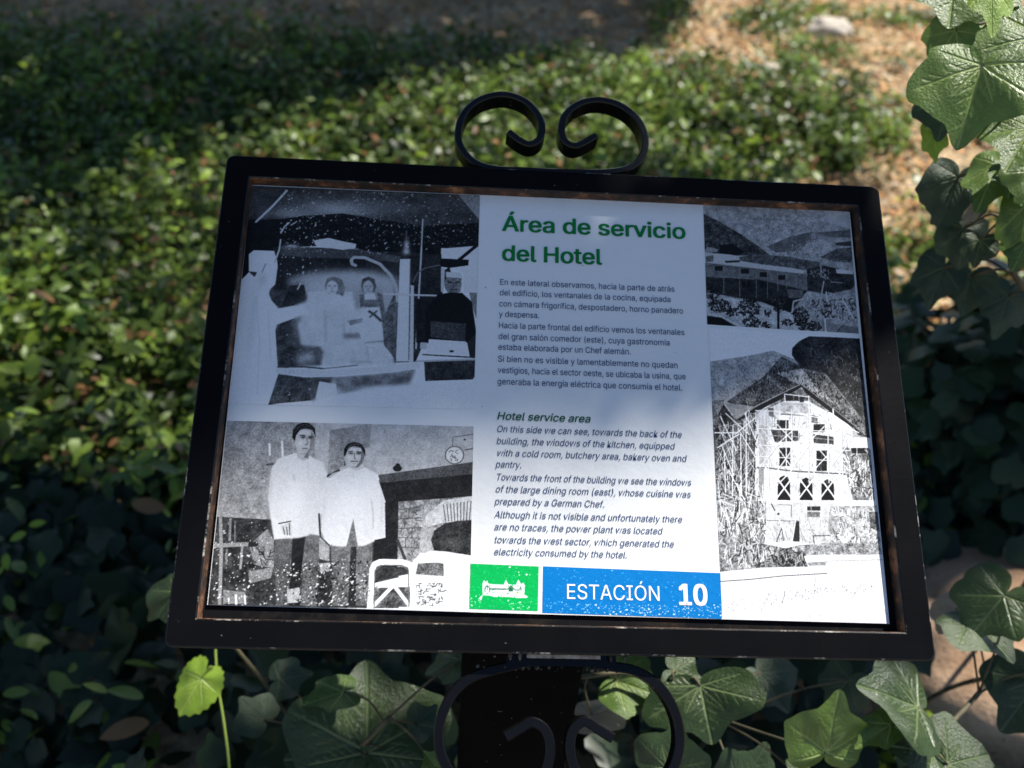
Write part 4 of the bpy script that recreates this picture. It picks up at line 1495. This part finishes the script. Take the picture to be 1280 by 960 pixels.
# ---- square post, its head cut to the slope of the board
bm = bmesh.new()
x0, x1, y0, y1 = -0.073, 0.031, -0.140, -0.036
def head_z(y):
    return SIGN_AT.z + (y + 0.031 * math.cos(E) * -1) * math.cos(E) / math.sin(E) - 0.031 / math.sin(E) * 1.0
r = 0.006
ring = []
for cx, cy, a0 in ((x1 - r, y1 - r, 0), (x0 + r, y1 - r, 90), (x0 + r, y0 + r, 180), (x1 - r, y0 + r, 270)):
    for k in range(5):
        a = math.radians(a0 + 22.5 * k)
        ring.append((cx + r * math.cos(a), cy + r * math.sin(a)))
lo = [bm.verts.new((x, y, -0.3)) for x, y in ring]
hi = [bm.verts.new((x, y, head_z(y) - 0.004)) for x, y in ring]
for k in range(len(ring)):
    bm.faces.new((lo[k], lo[(k + 1) % len(ring)], hi[(k + 1) % len(ring)], hi[k]))
bm.faces.new(hi)
bm.faces.new(lo[::-1])
link_mesh('post', bm_mesh('post', bm), M_POST, sign)

# ------------------------------------------------------------------ leaves
def ivy_outline(rng, broad=False):
    ctl = [(0, 1.0), (5, .96), (11, .88), (18, .82), (27, .78), (36, .79), (46, .85), (55, .92), (62, .93), (70, .86), (80, .77), (92, .71), (102, .68), (114, .56), (130, .38), (150, .24), (168, .13), (180, .05)] if broad else [(0, 1.0), (5, .96), (11, .88), (19, .80), (27, .76), (36, .78), (45, .84), (53, .85), (62, .78), (72, .71), (83, .68), (95, .68), (108, .69), (122, .62), (142, .50), (160, .38), (172, .22), (180, .06)]
    side = []
    for sgn in (1, -1):
        k = rng.uniform(0.86, 1.10)
        j = rng.uniform(-4, 4)
        side.append(([a + (j if 20 < a < 130 else 0) for a, _ in ctl], [r * (1 if a < 10 or a > 170 else k * rng.uniform(.95, 1.05)) for a, r in ctl]))
    def r(theta):
        A, R = side[0] if theta >= 0 else side[1]
        return float(np.interp(abs(theta), A, R))
    return r

def ivy_leaf_mesh(name, seed, na=220, nr=26, lobed=True):
    rng = np.random.default_rng(seed)
    broad = seed % 2 == 0
    rf = ivy_outline(rng, broad) if lobed else (lambda th: float(np.interp(abs(th), [0, 12, 30, 60, 95, 130, 160, 180], [1, .93, .86, .74, .66, .60, .46, .10]) * (1 + .035 * math.cos(math.radians(th) * 22))))
    th = np.linspace(-180, 180, na, endpoint=False)
    R = np.array([rf(t) for t in th])
    R = (np.roll(R, 1) + 2 * R + np.roll(R, -1)) / 4
    rr = (np.arange(1, nr + 1) / nr)[None, :] * R[:, None]
    ang = np.radians(th)[:, None]
    X, Y = rr * np.sin(ang), rr * np.cos(ang)
    # veins
    mains = [(0, 0.97), (60, 0.88), (-60, 0.88), (100, 0.56), (-100, 0.56), (30, 0.5), (-30, 0.5)] if lobed and broad else [(0, 0.97), (50, 0.80), (-50, 0.80), (108, 0.56), (-108, 0.56)] if lobed else [(0, 0.95), (40, .7), (-40, .7), (80, .55), (-80, .55)]
    vein = np.zeros_like(X)
    def add(x0, y0, x1, y1, w0, w1, k):
        dx, dy = x1 - x0, y1 - y0
        t = np.clip(((X - x0) * dx + (Y - y0) * dy) / (dx * dx + dy * dy), 0, 1)
        d = np.hypot(X - x0 - t * dx, Y - y0 - t * dy)
        w = w0 + (w1 - w0) * t
        np.maximum(vein, k * np.clip(1.3 - d / w, 0, 1), out=vein)
    for a, ln in mains:
        s, c = math.sin(math.radians(a)), math.cos(math.radians(a))
        add(0, 0, s * ln, c * ln, 0.021, 0.007, 1.0)
        for q in np.arange(0.22, 0.9, 0.15):
            for sg in (1, -1):
                b = math.radians(a + sg * rng.uniform(36, 52))
                l2 = ln * 0.36 * (1.05 - q) * rng.uniform(.8, 1.3)
                x0, y0 = s * ln * q, c * ln * q
                add(x0, y0, x0 + math.sin(b) * l2, y0 + math.cos(b) * l2, 0.010, 0.005, 0.55)
    p = rng.uniform(0, 6, 6)
    rad = np.hypot(X, Y)
    Z = -0.16 * rad ** 2 * (1 + .5 * np.sin(ang + p[0])) + 0.045 * rad * np.sin(3 * ang + p[1]) + 0.03 * rad * np.cos(5 * ang + p[2])
    Z += 0.012 * np.sin(9 * X + p[3]) * np.sin(8 * Y + p[4]) - 0.010 * np.abs(vein)
    Z += rng.uniform(-.12, .22) * np.abs(X)
    V = np.concatenate([[[0, 0, 0]], np.stack([X, Y, Z], -1).reshape(-1, 3)])
    cv = np.concatenate([[1.0], vein.ravel()])
    idx = np.arange(na * nr).reshape(na, nr) + 1
    nx = np.roll(idx, -1, 0)
    quads = np.stack([idx[:, :-1].ravel(), idx[:, 1:].ravel(), nx[:, 1:].ravel(), nx[:, :-1].ravel()], 1)
    tri = np.stack([np.zeros(na, int), idx[:, 0], nx[:, 0], nx[:, 0]], 1)
    me = bpy.data.meshes.new(name)
    faces = [tuple(f) for f in quads.tolist()] + [tuple(f[:3]) for f in tri.tolist()]
    me.from_pydata(V.tolist(), [], faces)
    a = me.color_attributes.new('Col', 'FLOAT_COLOR', 'POINT')
    a.data.foreach_set('color', np.stack([cv, cv, cv, np.ones_like(cv)], 1).astype(np.float32).ravel())
    me.polygons.foreach_set('use_smooth', [True] * len(me.polygons))
    me.materials.append(IVY['mid'])
    me.update()
    return me
IVY_MESH = [ivy_leaf_mesh('ivy_leaf_blade', s) for s in range(6)]
ROUND_LEAF = ivy_leaf_mesh('toothed_leaf_blade', 21, lobed=False)

def leaf_matrix(base, tip, wf, roll, face):
    base, tip = Vector(base), Vector(tip)
    y = tip - base
    ln = y.length
    y = y / ln
    n = face - y * face.dot(y)
    n.normalize()
    n = Matrix.Rotation(roll, 3, y) @ n
    x = y.cross(n)
    return Matrix.Translation(base) @ Matrix((x * ln * wf, y * ln, n * ln)).transposed().to_4x4()

LIT_POINTS = []
def build_vine(name, key, label, cat, group, root, stem_pts, stem_mat, stem_r, petioles=True, mesh=None):
    v = empty(name, root, label, cat, group)
    inv = Matrix.Translation(-Vector(root))
    bm = bmesh.new()
    path = [Vector(p) for p in catmull(stem_pts, 5)]
    tube(bm, path, stem_r, stem_r * 0.75)
    first = None
    for i, (b, t, wf, tone, roll) in enumerate(LEAVES[key]):
        b, t = Vector(b), Vector(t)
        face = ((CAM_POS - b).normalized() * 0.75 + TO_SUN * 0.45 + Vector((random.uniform(-.2, .2), random.uniform(-.2, .2), random.uniform(-.1, .2)))).normalized()
        if tone in ('lit', 'mid', 'yellow') and not (key == 'left' and i > 2):
            LIT_POINTS.append(((b + t) / 2, 0.11 if key == 'shoot' else ((0.15 if i < 6 else (0.10 if tone == 'lit' else 0.07)) if key == 'hang' else (0.08 if tone == 'lit' else 0.065))))
        if petioles:
            near = min(path, key=lambda p: (p - b).length)
            mid = (near + b) / 2 + Vector((0, 0, 0.012)) + (b - t) * 0.12
            tube(bm, [Vector(p) for p in catmull([near, mid, b], 4)], stem_r * 0.42, stem_r * 0.36, 5)
        me = mesh or IVY_MESH[i % len(IVY_MESH)]
        if first is None:
            o = bpy.data.objects.new('leaf', me)
        else:
            o = first.copy()
            o.data = me
        COL.objects.link(o)
        o.parent = v
        o.matrix_local = inv @ leaf_matrix(b, t, wf, roll, face)
        if first is None:
            first = o
        o.material_slots[0].link = 'OBJECT'
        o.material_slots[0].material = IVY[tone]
        if tone in ('yellow', 'pale') and len(LEAVES[key]) > 1:
            o['label'] = 'young yellow-green leaf' if tone == 'yellow' else 'withered pale leaf'
    link_mesh('stem', bm_mesh('stem', bm), stem_mat, v, smooth=True)
    return v

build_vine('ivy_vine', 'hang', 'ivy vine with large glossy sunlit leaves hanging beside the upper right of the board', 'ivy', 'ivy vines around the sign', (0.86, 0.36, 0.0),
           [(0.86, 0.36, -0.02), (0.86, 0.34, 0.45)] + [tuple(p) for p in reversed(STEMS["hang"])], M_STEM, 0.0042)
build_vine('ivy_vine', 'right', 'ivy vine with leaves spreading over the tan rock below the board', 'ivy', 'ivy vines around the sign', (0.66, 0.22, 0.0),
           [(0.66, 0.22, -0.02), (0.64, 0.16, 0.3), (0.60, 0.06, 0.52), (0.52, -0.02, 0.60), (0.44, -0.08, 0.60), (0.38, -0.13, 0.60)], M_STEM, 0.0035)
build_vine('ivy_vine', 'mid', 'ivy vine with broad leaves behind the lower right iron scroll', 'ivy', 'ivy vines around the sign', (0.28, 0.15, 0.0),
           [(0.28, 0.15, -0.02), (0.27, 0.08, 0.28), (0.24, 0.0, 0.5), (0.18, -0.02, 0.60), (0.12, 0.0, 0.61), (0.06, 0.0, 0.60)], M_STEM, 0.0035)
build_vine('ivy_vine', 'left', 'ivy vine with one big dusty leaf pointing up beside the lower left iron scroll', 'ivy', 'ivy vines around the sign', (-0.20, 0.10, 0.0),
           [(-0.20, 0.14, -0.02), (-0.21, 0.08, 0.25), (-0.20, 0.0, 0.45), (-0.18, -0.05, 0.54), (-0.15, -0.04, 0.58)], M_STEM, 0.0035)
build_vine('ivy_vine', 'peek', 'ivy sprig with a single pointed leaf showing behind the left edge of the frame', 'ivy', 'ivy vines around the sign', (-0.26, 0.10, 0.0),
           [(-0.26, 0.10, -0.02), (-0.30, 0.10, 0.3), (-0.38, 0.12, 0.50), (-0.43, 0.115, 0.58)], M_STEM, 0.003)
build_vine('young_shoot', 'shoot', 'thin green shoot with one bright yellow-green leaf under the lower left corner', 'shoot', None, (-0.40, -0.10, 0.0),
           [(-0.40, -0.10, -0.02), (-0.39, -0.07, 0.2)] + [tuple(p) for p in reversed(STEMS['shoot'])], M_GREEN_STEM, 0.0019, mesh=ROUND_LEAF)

# masses of simple leaves -------------------------------------------------
def fan_leaf(kind):
    """outline (n,3) around a centre, in unit leaf space: y towards the tip."""
    if kind == 'ivy':
        rf = ivy_outline(np.random.default_rng(3))
        th = np.array([0, 20, 36, 52, 66, 84, 108, 135, 165, 195, 225, 252, 276, 294, 308, 324, 340], float)
        t2 = np.where(th > 180, th - 360, th)
        R = np.array([rf(t) for t in t2])
        x, y = R * np.sin(np.radians(t2)), R * np.cos(np.radians(t2))
        c = np.array([[0, 0.02, 0]])
    else:
        x = np.array([0, .11, .20, .24, .21, .14, .04, -.04, -.14, -.21, -.24, -.20, -.11])
        y = np.array([1.0, .86, .68, .46, .26, .10, .0, .0, .10, .26, .46, .68, .86])
        c = np.array([[0, 0.45, 0.0]])
    z = 0.16 * np.abs(x) - 0.22 * (x ** 2 + (y - .3) ** 2)
    P = np.concatenate([c, np.stack([x, y, z], 1)])
    n = len(x)
    F = np.stack([np.zeros(n, int), 1 + (np.arange(n) + 1) % n, 1 + np.arange(n)], 1)
    return P, F

def leaf_mass(name, pos, nrm, size, cols, kind='oval', twist=None):
    """many leaves in one mesh: pos (n,3) bases, nrm (n,3) leaf normals, size (n,), cols (n,3)."""
    P, F = fan_leaf(kind)
    n = len(pos)
    N = nrm / np.linalg.norm(nrm, axis=1, keepdims=True)
    T = RNG.normal(size=(n, 3)) if twist is None else twist
    Yv = T - N * (T * N).sum(1, keepdims=True)
    Yv /= np.linalg.norm(Yv, axis=1, keepdims=True) + 1e-9
    Xv = np.cross(Yv, N)
    s = size[:, None, None]
    V = pos[:, None, :] + s * (P[None, :, 0:1] * Xv[:, None, :] + P[None, :, 1:2] * Yv[:, None, :] + P[None, :, 2:3] * N[:, None, :])
    k = len(P)
    FF = (F[None] + (np.arange(n) * k)[:, None, None]).reshape(-1, 3)
    C = np.repeat(np.concatenate([cols, np.ones((n, 1))], 1), k, 0)
    return np_mesh(name, V.reshape(-1, 3), FF, C)

def cover_density(x, y):
    d = 1.0
    if inside(SOIL, x, y):
        d = 0.08
        if mnoise.noise(Vector((x * 1.5, y * 1.5, 9))) > 0.16:
            d = 0.75
    if y > 3.4:
        d *= max(0.0, 1 - (y - 3.4) / 0.7) if x < 1.0 else 0.5
    if y < 0.62:
        d *= 0.18 if x < -0.25 else 0.15
    if mnoise.noise(Vector((x * 2.2, y * 2.2, 2))) < -0.32 and x < 0.2:
        d *= 0.3
    return d

def build_ground_cover():
    pos, nrm, size, col = [], [], [], []
    n_cl = 0
    rng = random.Random(4)
    while n_cl < 4900:
        x, y = rng.uniform(-3.6, 3.2), rng.uniform(0.05, 5.2)
        if abs(x) > 1.5 + 0.75 * y or rng.random() > cover_density(x, y) * (1.0 if abs(x) < 0.75 + 0.62 * y else 0.45):
            continue
        n_cl += 1
        big = 0.5 + 0.5 * mnoise.noise(Vector((x * 1.3, y * 1.3, 7)))
        h = rng.uniform(0.03, 0.14) + 0.16 * big
        if inside(SOIL, x, y):
            h *= 0.4
        r = rng.uniform(0.05, 0.13)
        z0 = terrain_z(x, y)
        hue = mnoise.noise(Vector((x * 2.5, y * 2.5, 20))) * 0.5 + rng.uniform(-.3, .5)
        young = rng.random() < 0.10
        ls = rng.uniform(0.018, 0.052) * (1.25 if y < 1.4 else 1.0)
        for _ in range(rng.randint(14, 30) if y > 0.75 else 8):
            a, e = rng.uniform(0, 6.283), math.asin(rng.uniform(0.0, 1.0))
            k = rng.uniform(0.55, 1.1)
            d = Vector((math.cos(a) * math.cos(e), math.sin(a) * math.cos(e), math.sin(e)))
            p = Vector((x, y, z0)) + Vector((d.x * r, d.y * r, d.z * h + 0.01)) * k
            pos.append(p)
            nrm.append(d * 0.6 + Vector((rng.uniform(-.9, .9), rng.uniform(-.9, .9), 0.6)))
            size.append(ls * rng.uniform(0.7, 1.3))
            t = min(max(0.42 + hue * 0.7 + rng.uniform(-.3, .3), 0), 1) ** 1.2
            c = Vector((0.026, 0.044, 0.011)).lerp(Vector((0.205, 0.31, 0.048)), t)
            if young:
                c = Vector((0.24, 0.34, 0.035))
            if rng.random() < 0.05:
                c = Vector((0.30, 0.16, 0.07))
            col.append(c)
    me = leaf_mass('ground_cover', np.array(pos), np.array(nrm), np.array(size), np.array(col))
    tag(link_mesh('ground_cover', me, M_LEAFCOL, smooth=True), 'low leafy green ground cover spreading behind the board', 'ground cover', kind='stuff')
build_ground_cover()

def build_litter():
    pos, nrm, size, col = [], [], [], []
    rng = random.Random(8)
    while len(pos) < 24000:
        x, y = rng.uniform(-2.8, 4.0), rng.uniform(0.3, 6.0)
        if not inside(SOIL, x, y) and rng.random() > (0.75 if y > 3.2 else 0.12):
            continue
        pos.append((x, y, terrain_z(x, y) + rng.uniform(0.004, 0.016)))
        nrm.append((rng.gauss(0, .35), rng.gauss(0, .35), 1))
        size.append(rng.uniform(0.015, 0.055))
        c = rng.choice([(0.60, 0.34, 0.12), (0.44, 0.23, 0.08), (0.64, 0.47, 0.26), (0.26, 0.15, 0.08), (0.54, 0.28, 0.11), (0.50, 0.40, 0.27)])
        k = rng.uniform(.8, 1.15)
        col.append([q * k for q in c])
    me = leaf_mass('leaf_litter', np.array(pos), np.array(nrm), np.array(size), np.array(col))
    tag(link_mesh('leaf_litter', me, M_LITTER, smooth=True), 'dry brown and orange leaf litter strewn over the soil', 'leaf litter', kind='stuff')
build_litter()

def build_undergrowth():
    pos, nrm, size, col = [], [], [], []
    rng = random.Random(12)
    while len(pos) < 2500:
        x, y = rng.uniform(-1.7, 1.0), rng.uniform(-0.15, 0.85)
        if -0.11 < x < 0.07 and -0.18 < y < 0.0:
            continue
        top = 0.40 if x > -0.30 else max(0.40 - 0.7 * (-0.30 - x), 0.10)
        if x > 0.62 and y < 0.5:
            top = 0.12
        z = rng.uniform(0.03, max(top, 0.06)) * (1 if y < 0.35 or x < -0.7 else 0.6) + (terrain_z(x, y) if x < -0.5 else 0)
        pos.append((x, y, z))
        nrm.append((rng.gauss(0, .45), rng.gauss(-.35, .45), 0.9))
        size.append(rng.uniform(0.035, 0.062))
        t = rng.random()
        col.append((0.011 + .012 * t, 0.023 + .020 * t, 0.009 + .007 * t))  # ivy colour darkened to deepen the shade between the larger leaves
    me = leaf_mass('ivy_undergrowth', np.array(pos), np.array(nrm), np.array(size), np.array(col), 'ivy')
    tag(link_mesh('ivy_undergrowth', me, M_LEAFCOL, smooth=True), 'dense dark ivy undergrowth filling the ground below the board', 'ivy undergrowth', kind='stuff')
build_undergrowth()

def build_bush():
    root = (1.25, 0.95, 0.0)
    b = empty('ivy_bush', root, 'dark rounded ivy bush in deep shade at the right edge beyond the frame', 'bush')
    pos, nrm, size, col = [], [], [], []
    rng = random.Random(15)
    for _ in range(1300):
        a, e = rng.uniform(0, 6.283), math.asin(rng.uniform(0, 1))
        k = rng.uniform(0.55, 1.0) * (1 + 0.22 * mnoise.noise(Vector((a * 1.2, e * 2, 4))))
        d = Vector((math.cos(a) * math.cos(e), math.sin(a) * math.cos(e), math.sin(e)))
        pos.append(Vector(root) + Vector((d.x * 0.50 * k, d.y * 0.46 * k, d.z * 0.62 * k)))
        nrm.append(d + Vector((rng.gauss(0, .4), rng.gauss(0, .4), 0.5 + rng.gauss(0, .3))))
        size.append(rng.uniform(0.035, 0.06))
        t = rng.random()
        col.append((0.018 + .018 * t, 0.038 + .03 * t, 0.015 + .01 * t))
    me = leaf_mass('foliage', np.array(pos), np.array(nrm), np.array(size), np.array(col), 'ivy')
    link_mesh('foliage', me, M_LEAFCOL, b, smooth=True)
    bm = bmesh.new()
    for k in range(9):
        a = k * 0.7
        tube(bm, [(root[0] + .03 * math.cos(a), root[1] + .03 * math.sin(a), -0.02), (root[0] + .16 * math.cos(a), root[1] + .16 * math.sin(a), 0.25), (root[0] + .34 * math.cos(a), root[1] + .32 * math.sin(a), 0.42)], 0.007, 0.003)
    link_mesh('stem', bm_mesh('stem', bm), M_STEM, b, smooth=True)
build_bush()

# ------------------------------------------------------------------ rocks
def rock(name, at, rad, mat, label, amp=0.16, seed=0, sub=4, cat='rock'):
    bm = bmesh.new()
    bmesh.ops.create_icosphere(bm, subdivisions=sub, radius=1.0)
    for v in bm.verts:
        d = v.co.normalized()
        k = 1 + amp * mnoise.noise(d * 1.6 + Vector((seed, 0, 0))) + amp * 0.45 * mnoise.noise(d * 4 + Vector((0, seed, 0))) + amp * .16 * mnoise.noise(d * 11)
        v.co = Vector((d.x * rad[0], d.y * rad[1], d.z * rad[2])) * k
    o = link_mesh(name, bm_mesh(name, bm), mat, smooth=True)
    o.location = at
    return tag(o, label, cat)
rock('boulder', (0.98, 0.42, 0.02), (0.34, 0.27, 0.20), M_ROCK_TAN, 'smooth tan boulder crossed by leaf shadows beyond the lower right frame corner', 0.10, 3)
rock('stone', (1.95, 4.60, 0.03), (0.13, 0.10, 0.07), M_ROCK_PALE, 'pale rounded stone lying on the sunlit dry soil in the distance', 0.2, 5)
rock('stone', (1.42, 3.86, 0.03), (0.07, 0.05, 0.035), M_ROCK_PALE, 'flat beige stone at the near edge of the bare dry soil', 0.25, 9)

# ------------------------------------------------------------------ trees whose crowns shade the place
def to_crown(p, t):
    return Vector(p) + TO_SUN * t

def protected(c, k=1.0):
    for p, r in PROTECT:
        d = c - p
        if (d - TO_SUN * d.dot(TO_SUN)).length < r * k:
            return True
    return False
PROTECT = list(LIT_POINTS) + [(Vector((0.84, 0.28, 0.2)), 0.15), (Vector((0.97, 0.26, 0.2)), 0.15), (Vector((0.92, 0.42, 0.22)), 0.12)]

def shade_leaves(targets, t_rng, n, size, rng, clump=0.0, k=1.0):
    """crown leaves standing up-sun of the given points (a list of callables giving a point)."""
    pts = []
    tries = 0
    while len(pts) < n and tries < n * 6:
        tries += 1
        c = to_crown(targets(rng), rng.uniform(*t_rng))
        m = 1 if not clump else rng.randint(4, 9)
        for _ in range(m):
            q = c + Vector((rng.gauss(0, clump), rng.gauss(0, clump), rng.gauss(0, clump))) if clump else c
            if not protected(q, k):
                pts.append((q, rng.uniform(*size)))
    return pts

def poly_sampler(poly, z):
    xs, ys = [p[0] for p in poly], [p[1] for p in poly]
    def f(rng):
        while True:
            x, y = rng.uniform(min(xs), max(xs)), rng.uniform(min(ys), max(ys))
            if inside(poly, x, y):
                return Vector((x, y, z))
    return f

def sign_point(x, y):
    return SIGN_M @ Vector((x, y, 0))

SHADE_LINE = ([-0.34, -0.28, -0.05, 0.12, 0.20, 0.24, 0.34], [-0.035, -0.030, -0.030, 0.000, 0.045, 0.058, 0.08])
def sign_sampler(rng):
    while True:
        x, y = rng.uniform(-0.36, 0.325), rng.uniform(-0.06, 0.36)
        if y > float(np.interp(x, *SHADE_LINE)):
            return sign_point(x, y)
for x in np.linspace(-0.28, 0.28, 15):
    for dy in np.arange(0.06, 0.34, 0.05):
        y = float(np.interp(x, *SHADE_LINE)) - dy
        if y > -0.25:
            PROTECT.append((sign_point(x, y), 0.075))

def blocks_sun(p, r):
    g = p - TO_SUN * (p.z / TO_SUN.z)
    if inside(LIT_BAND, g.x, g.y) or inside(SOIL, g.x, g.y):
        return True
    for q, pr in PROTECT:
        d = p - q
        if (d - TO_SUN * d.dot(TO_SUN)).length < pr + r:
            return True
    return False

def build_tree(label, at, leaves, height, r, seed):
    t = empty('shade_tree', at, label, 'tree')
    rng = random.Random(seed)
    pos = np.array([tuple(p) for p, _ in leaves])
    size = np.array([s for _, s in leaves])
    n = len(pos)
    nr = RNG.normal(size=(n, 3)) * 0.7 + np.array(TO_SUN) * 0.9
    tt = RNG.random((n, 1))
    col = np.array([[0.030, 0.055, 0.018]]) * (1 - tt) + np.array([[0.075, 0.115, 0.032]]) * tt
    link_mesh('crown', leaf_mass('crown', pos - nr * 0, nr, size, col), M_CROWN, t, smooth=True)
    bm = bmesh.new()
    cen = Vector(pos.mean(0))
    top = Vector((at[0] * 0.7 + cen.x * 0.3, at[1] * 0.7 + cen.y * 0.3, height))
    path = [Vector(p) for p in catmull([(at[0], at[1], -0.2), (at[0] + .06, at[1] - .05, 1.2), tuple((Vector(at) + top) / 2 + Vector((.1, 0, .1))), tuple(top)], 6)]
    tube(bm, path, r, r * 0.5, 12)
    made = 0
    for k in range(900):
        if made >= 26:
            break
        e = Vector(pos[rng.randrange(n)])
        s = path[rng.randint(len(path) // 2, len(path) - 1)]
        m = s.lerp(e, 0.5) + Vector((rng.uniform(-.2, .2), rng.uniform(-.2, .2), rng.uniform(0, .4)))
        limb = [Vector(p) for p in catmull([s, m, e], 6)]
        if any(blocks_sun(p, r * 0.2) for p in limb[2:]):
            continue
        made += 1
        tube(bm, limb, r * 0.22, 0.012, 6)
    link_mesh('trunk', bm_mesh('trunk', bm), M_BARK, t, smooth=True)

rng = random.Random(77)
def corner_sampler(rng):
    while True:
        x, y = rng.uniform(-0.30, 0.33), rng.uniform(0.05, 0.31)
        if y > float(np.interp(x, *SHADE_LINE)) + 0.015:
            return sign_point(x, y)
near = shade_leaves(sign_sampler, (8.6, 9.8), 5600, (0.06, 0.09), rng)
near += shade_leaves(corner_sampler, (3.0, 3.6), 4200, (0.03, 0.05), rng, 0.0, 0.55)
def bank(rng):
    x = rng.uniform(-1.9, 1.0)
    return Vector((x, rng.uniform(-0.4, 0.85 if x < -0.35 else 0.55), 0.25))
near += shade_leaves(bank, (4.2, 5.2), 14000, (0.05, 0.08), rng)
build_tree('tall leafy tree standing outside the picture, its shade falling across the top of the board', (5.6, 1.4, 0), near, 6.0, 0.20, 1)

rng = random.Random(78)
far = shade_leaves(poly_sampler(SHADE_FAR, 0.1), (7.5, 9.5), 9500, (0.12, 0.20), rng)
over = []
while len(over) < 26000:
    q = Vector((rng.uniform(-6.0, 4.5), rng.uniform(3.0, 10.0), rng.uniform(4.2, 7.5)))
    g = q - TO_SUN * (q.z / TO_SUN.z)
    if inside(LIT_BAND, g.x, g.y) or inside(SOIL, g.x, g.y) or (inside(DAPPLE, g.x, g.y) and rng.random() < 0.93) or protected(q) or (g.y < 0.9 and g.x > -0.9):
        continue
    over.append((q, rng.uniform(0.12, 0.20)))
far += over
far += shade_leaves(poly_sampler(DAPPLE, 0.15), (7.5, 9.0), 560, (0.07, 0.12), rng, 0.09)
far += shade_leaves(poly_sampler(LIT_BAND, 0.15), (7.5, 9.0), 260, (0.07, 0.12), rng, 0.09)
build_tree('broad leafy tree out of view whose shade darkens the ground behind the board', (6.2, 10.5, 0), far, 7.0, 0.30, 2)

rng = random.Random(79)
def bush_pt(rng):
    return Vector((rng.uniform(0.78, 1.9), rng.uniform(0.55, 1.45), rng.uniform(0.1, 0.65)))
side = shade_leaves(bush_pt, (6.0, 7.5), 2600, (0.09, 0.15), rng)
build_tree('smaller leafy tree out of view to the right, shading the ivy bush', (7.0, 2.0, 0), side, 5.2, 0.14, 3)

scene.render.engine = 'CYCLES'
scene.cycles.use_denoising = True
scene.cycles.max_bounces = 8
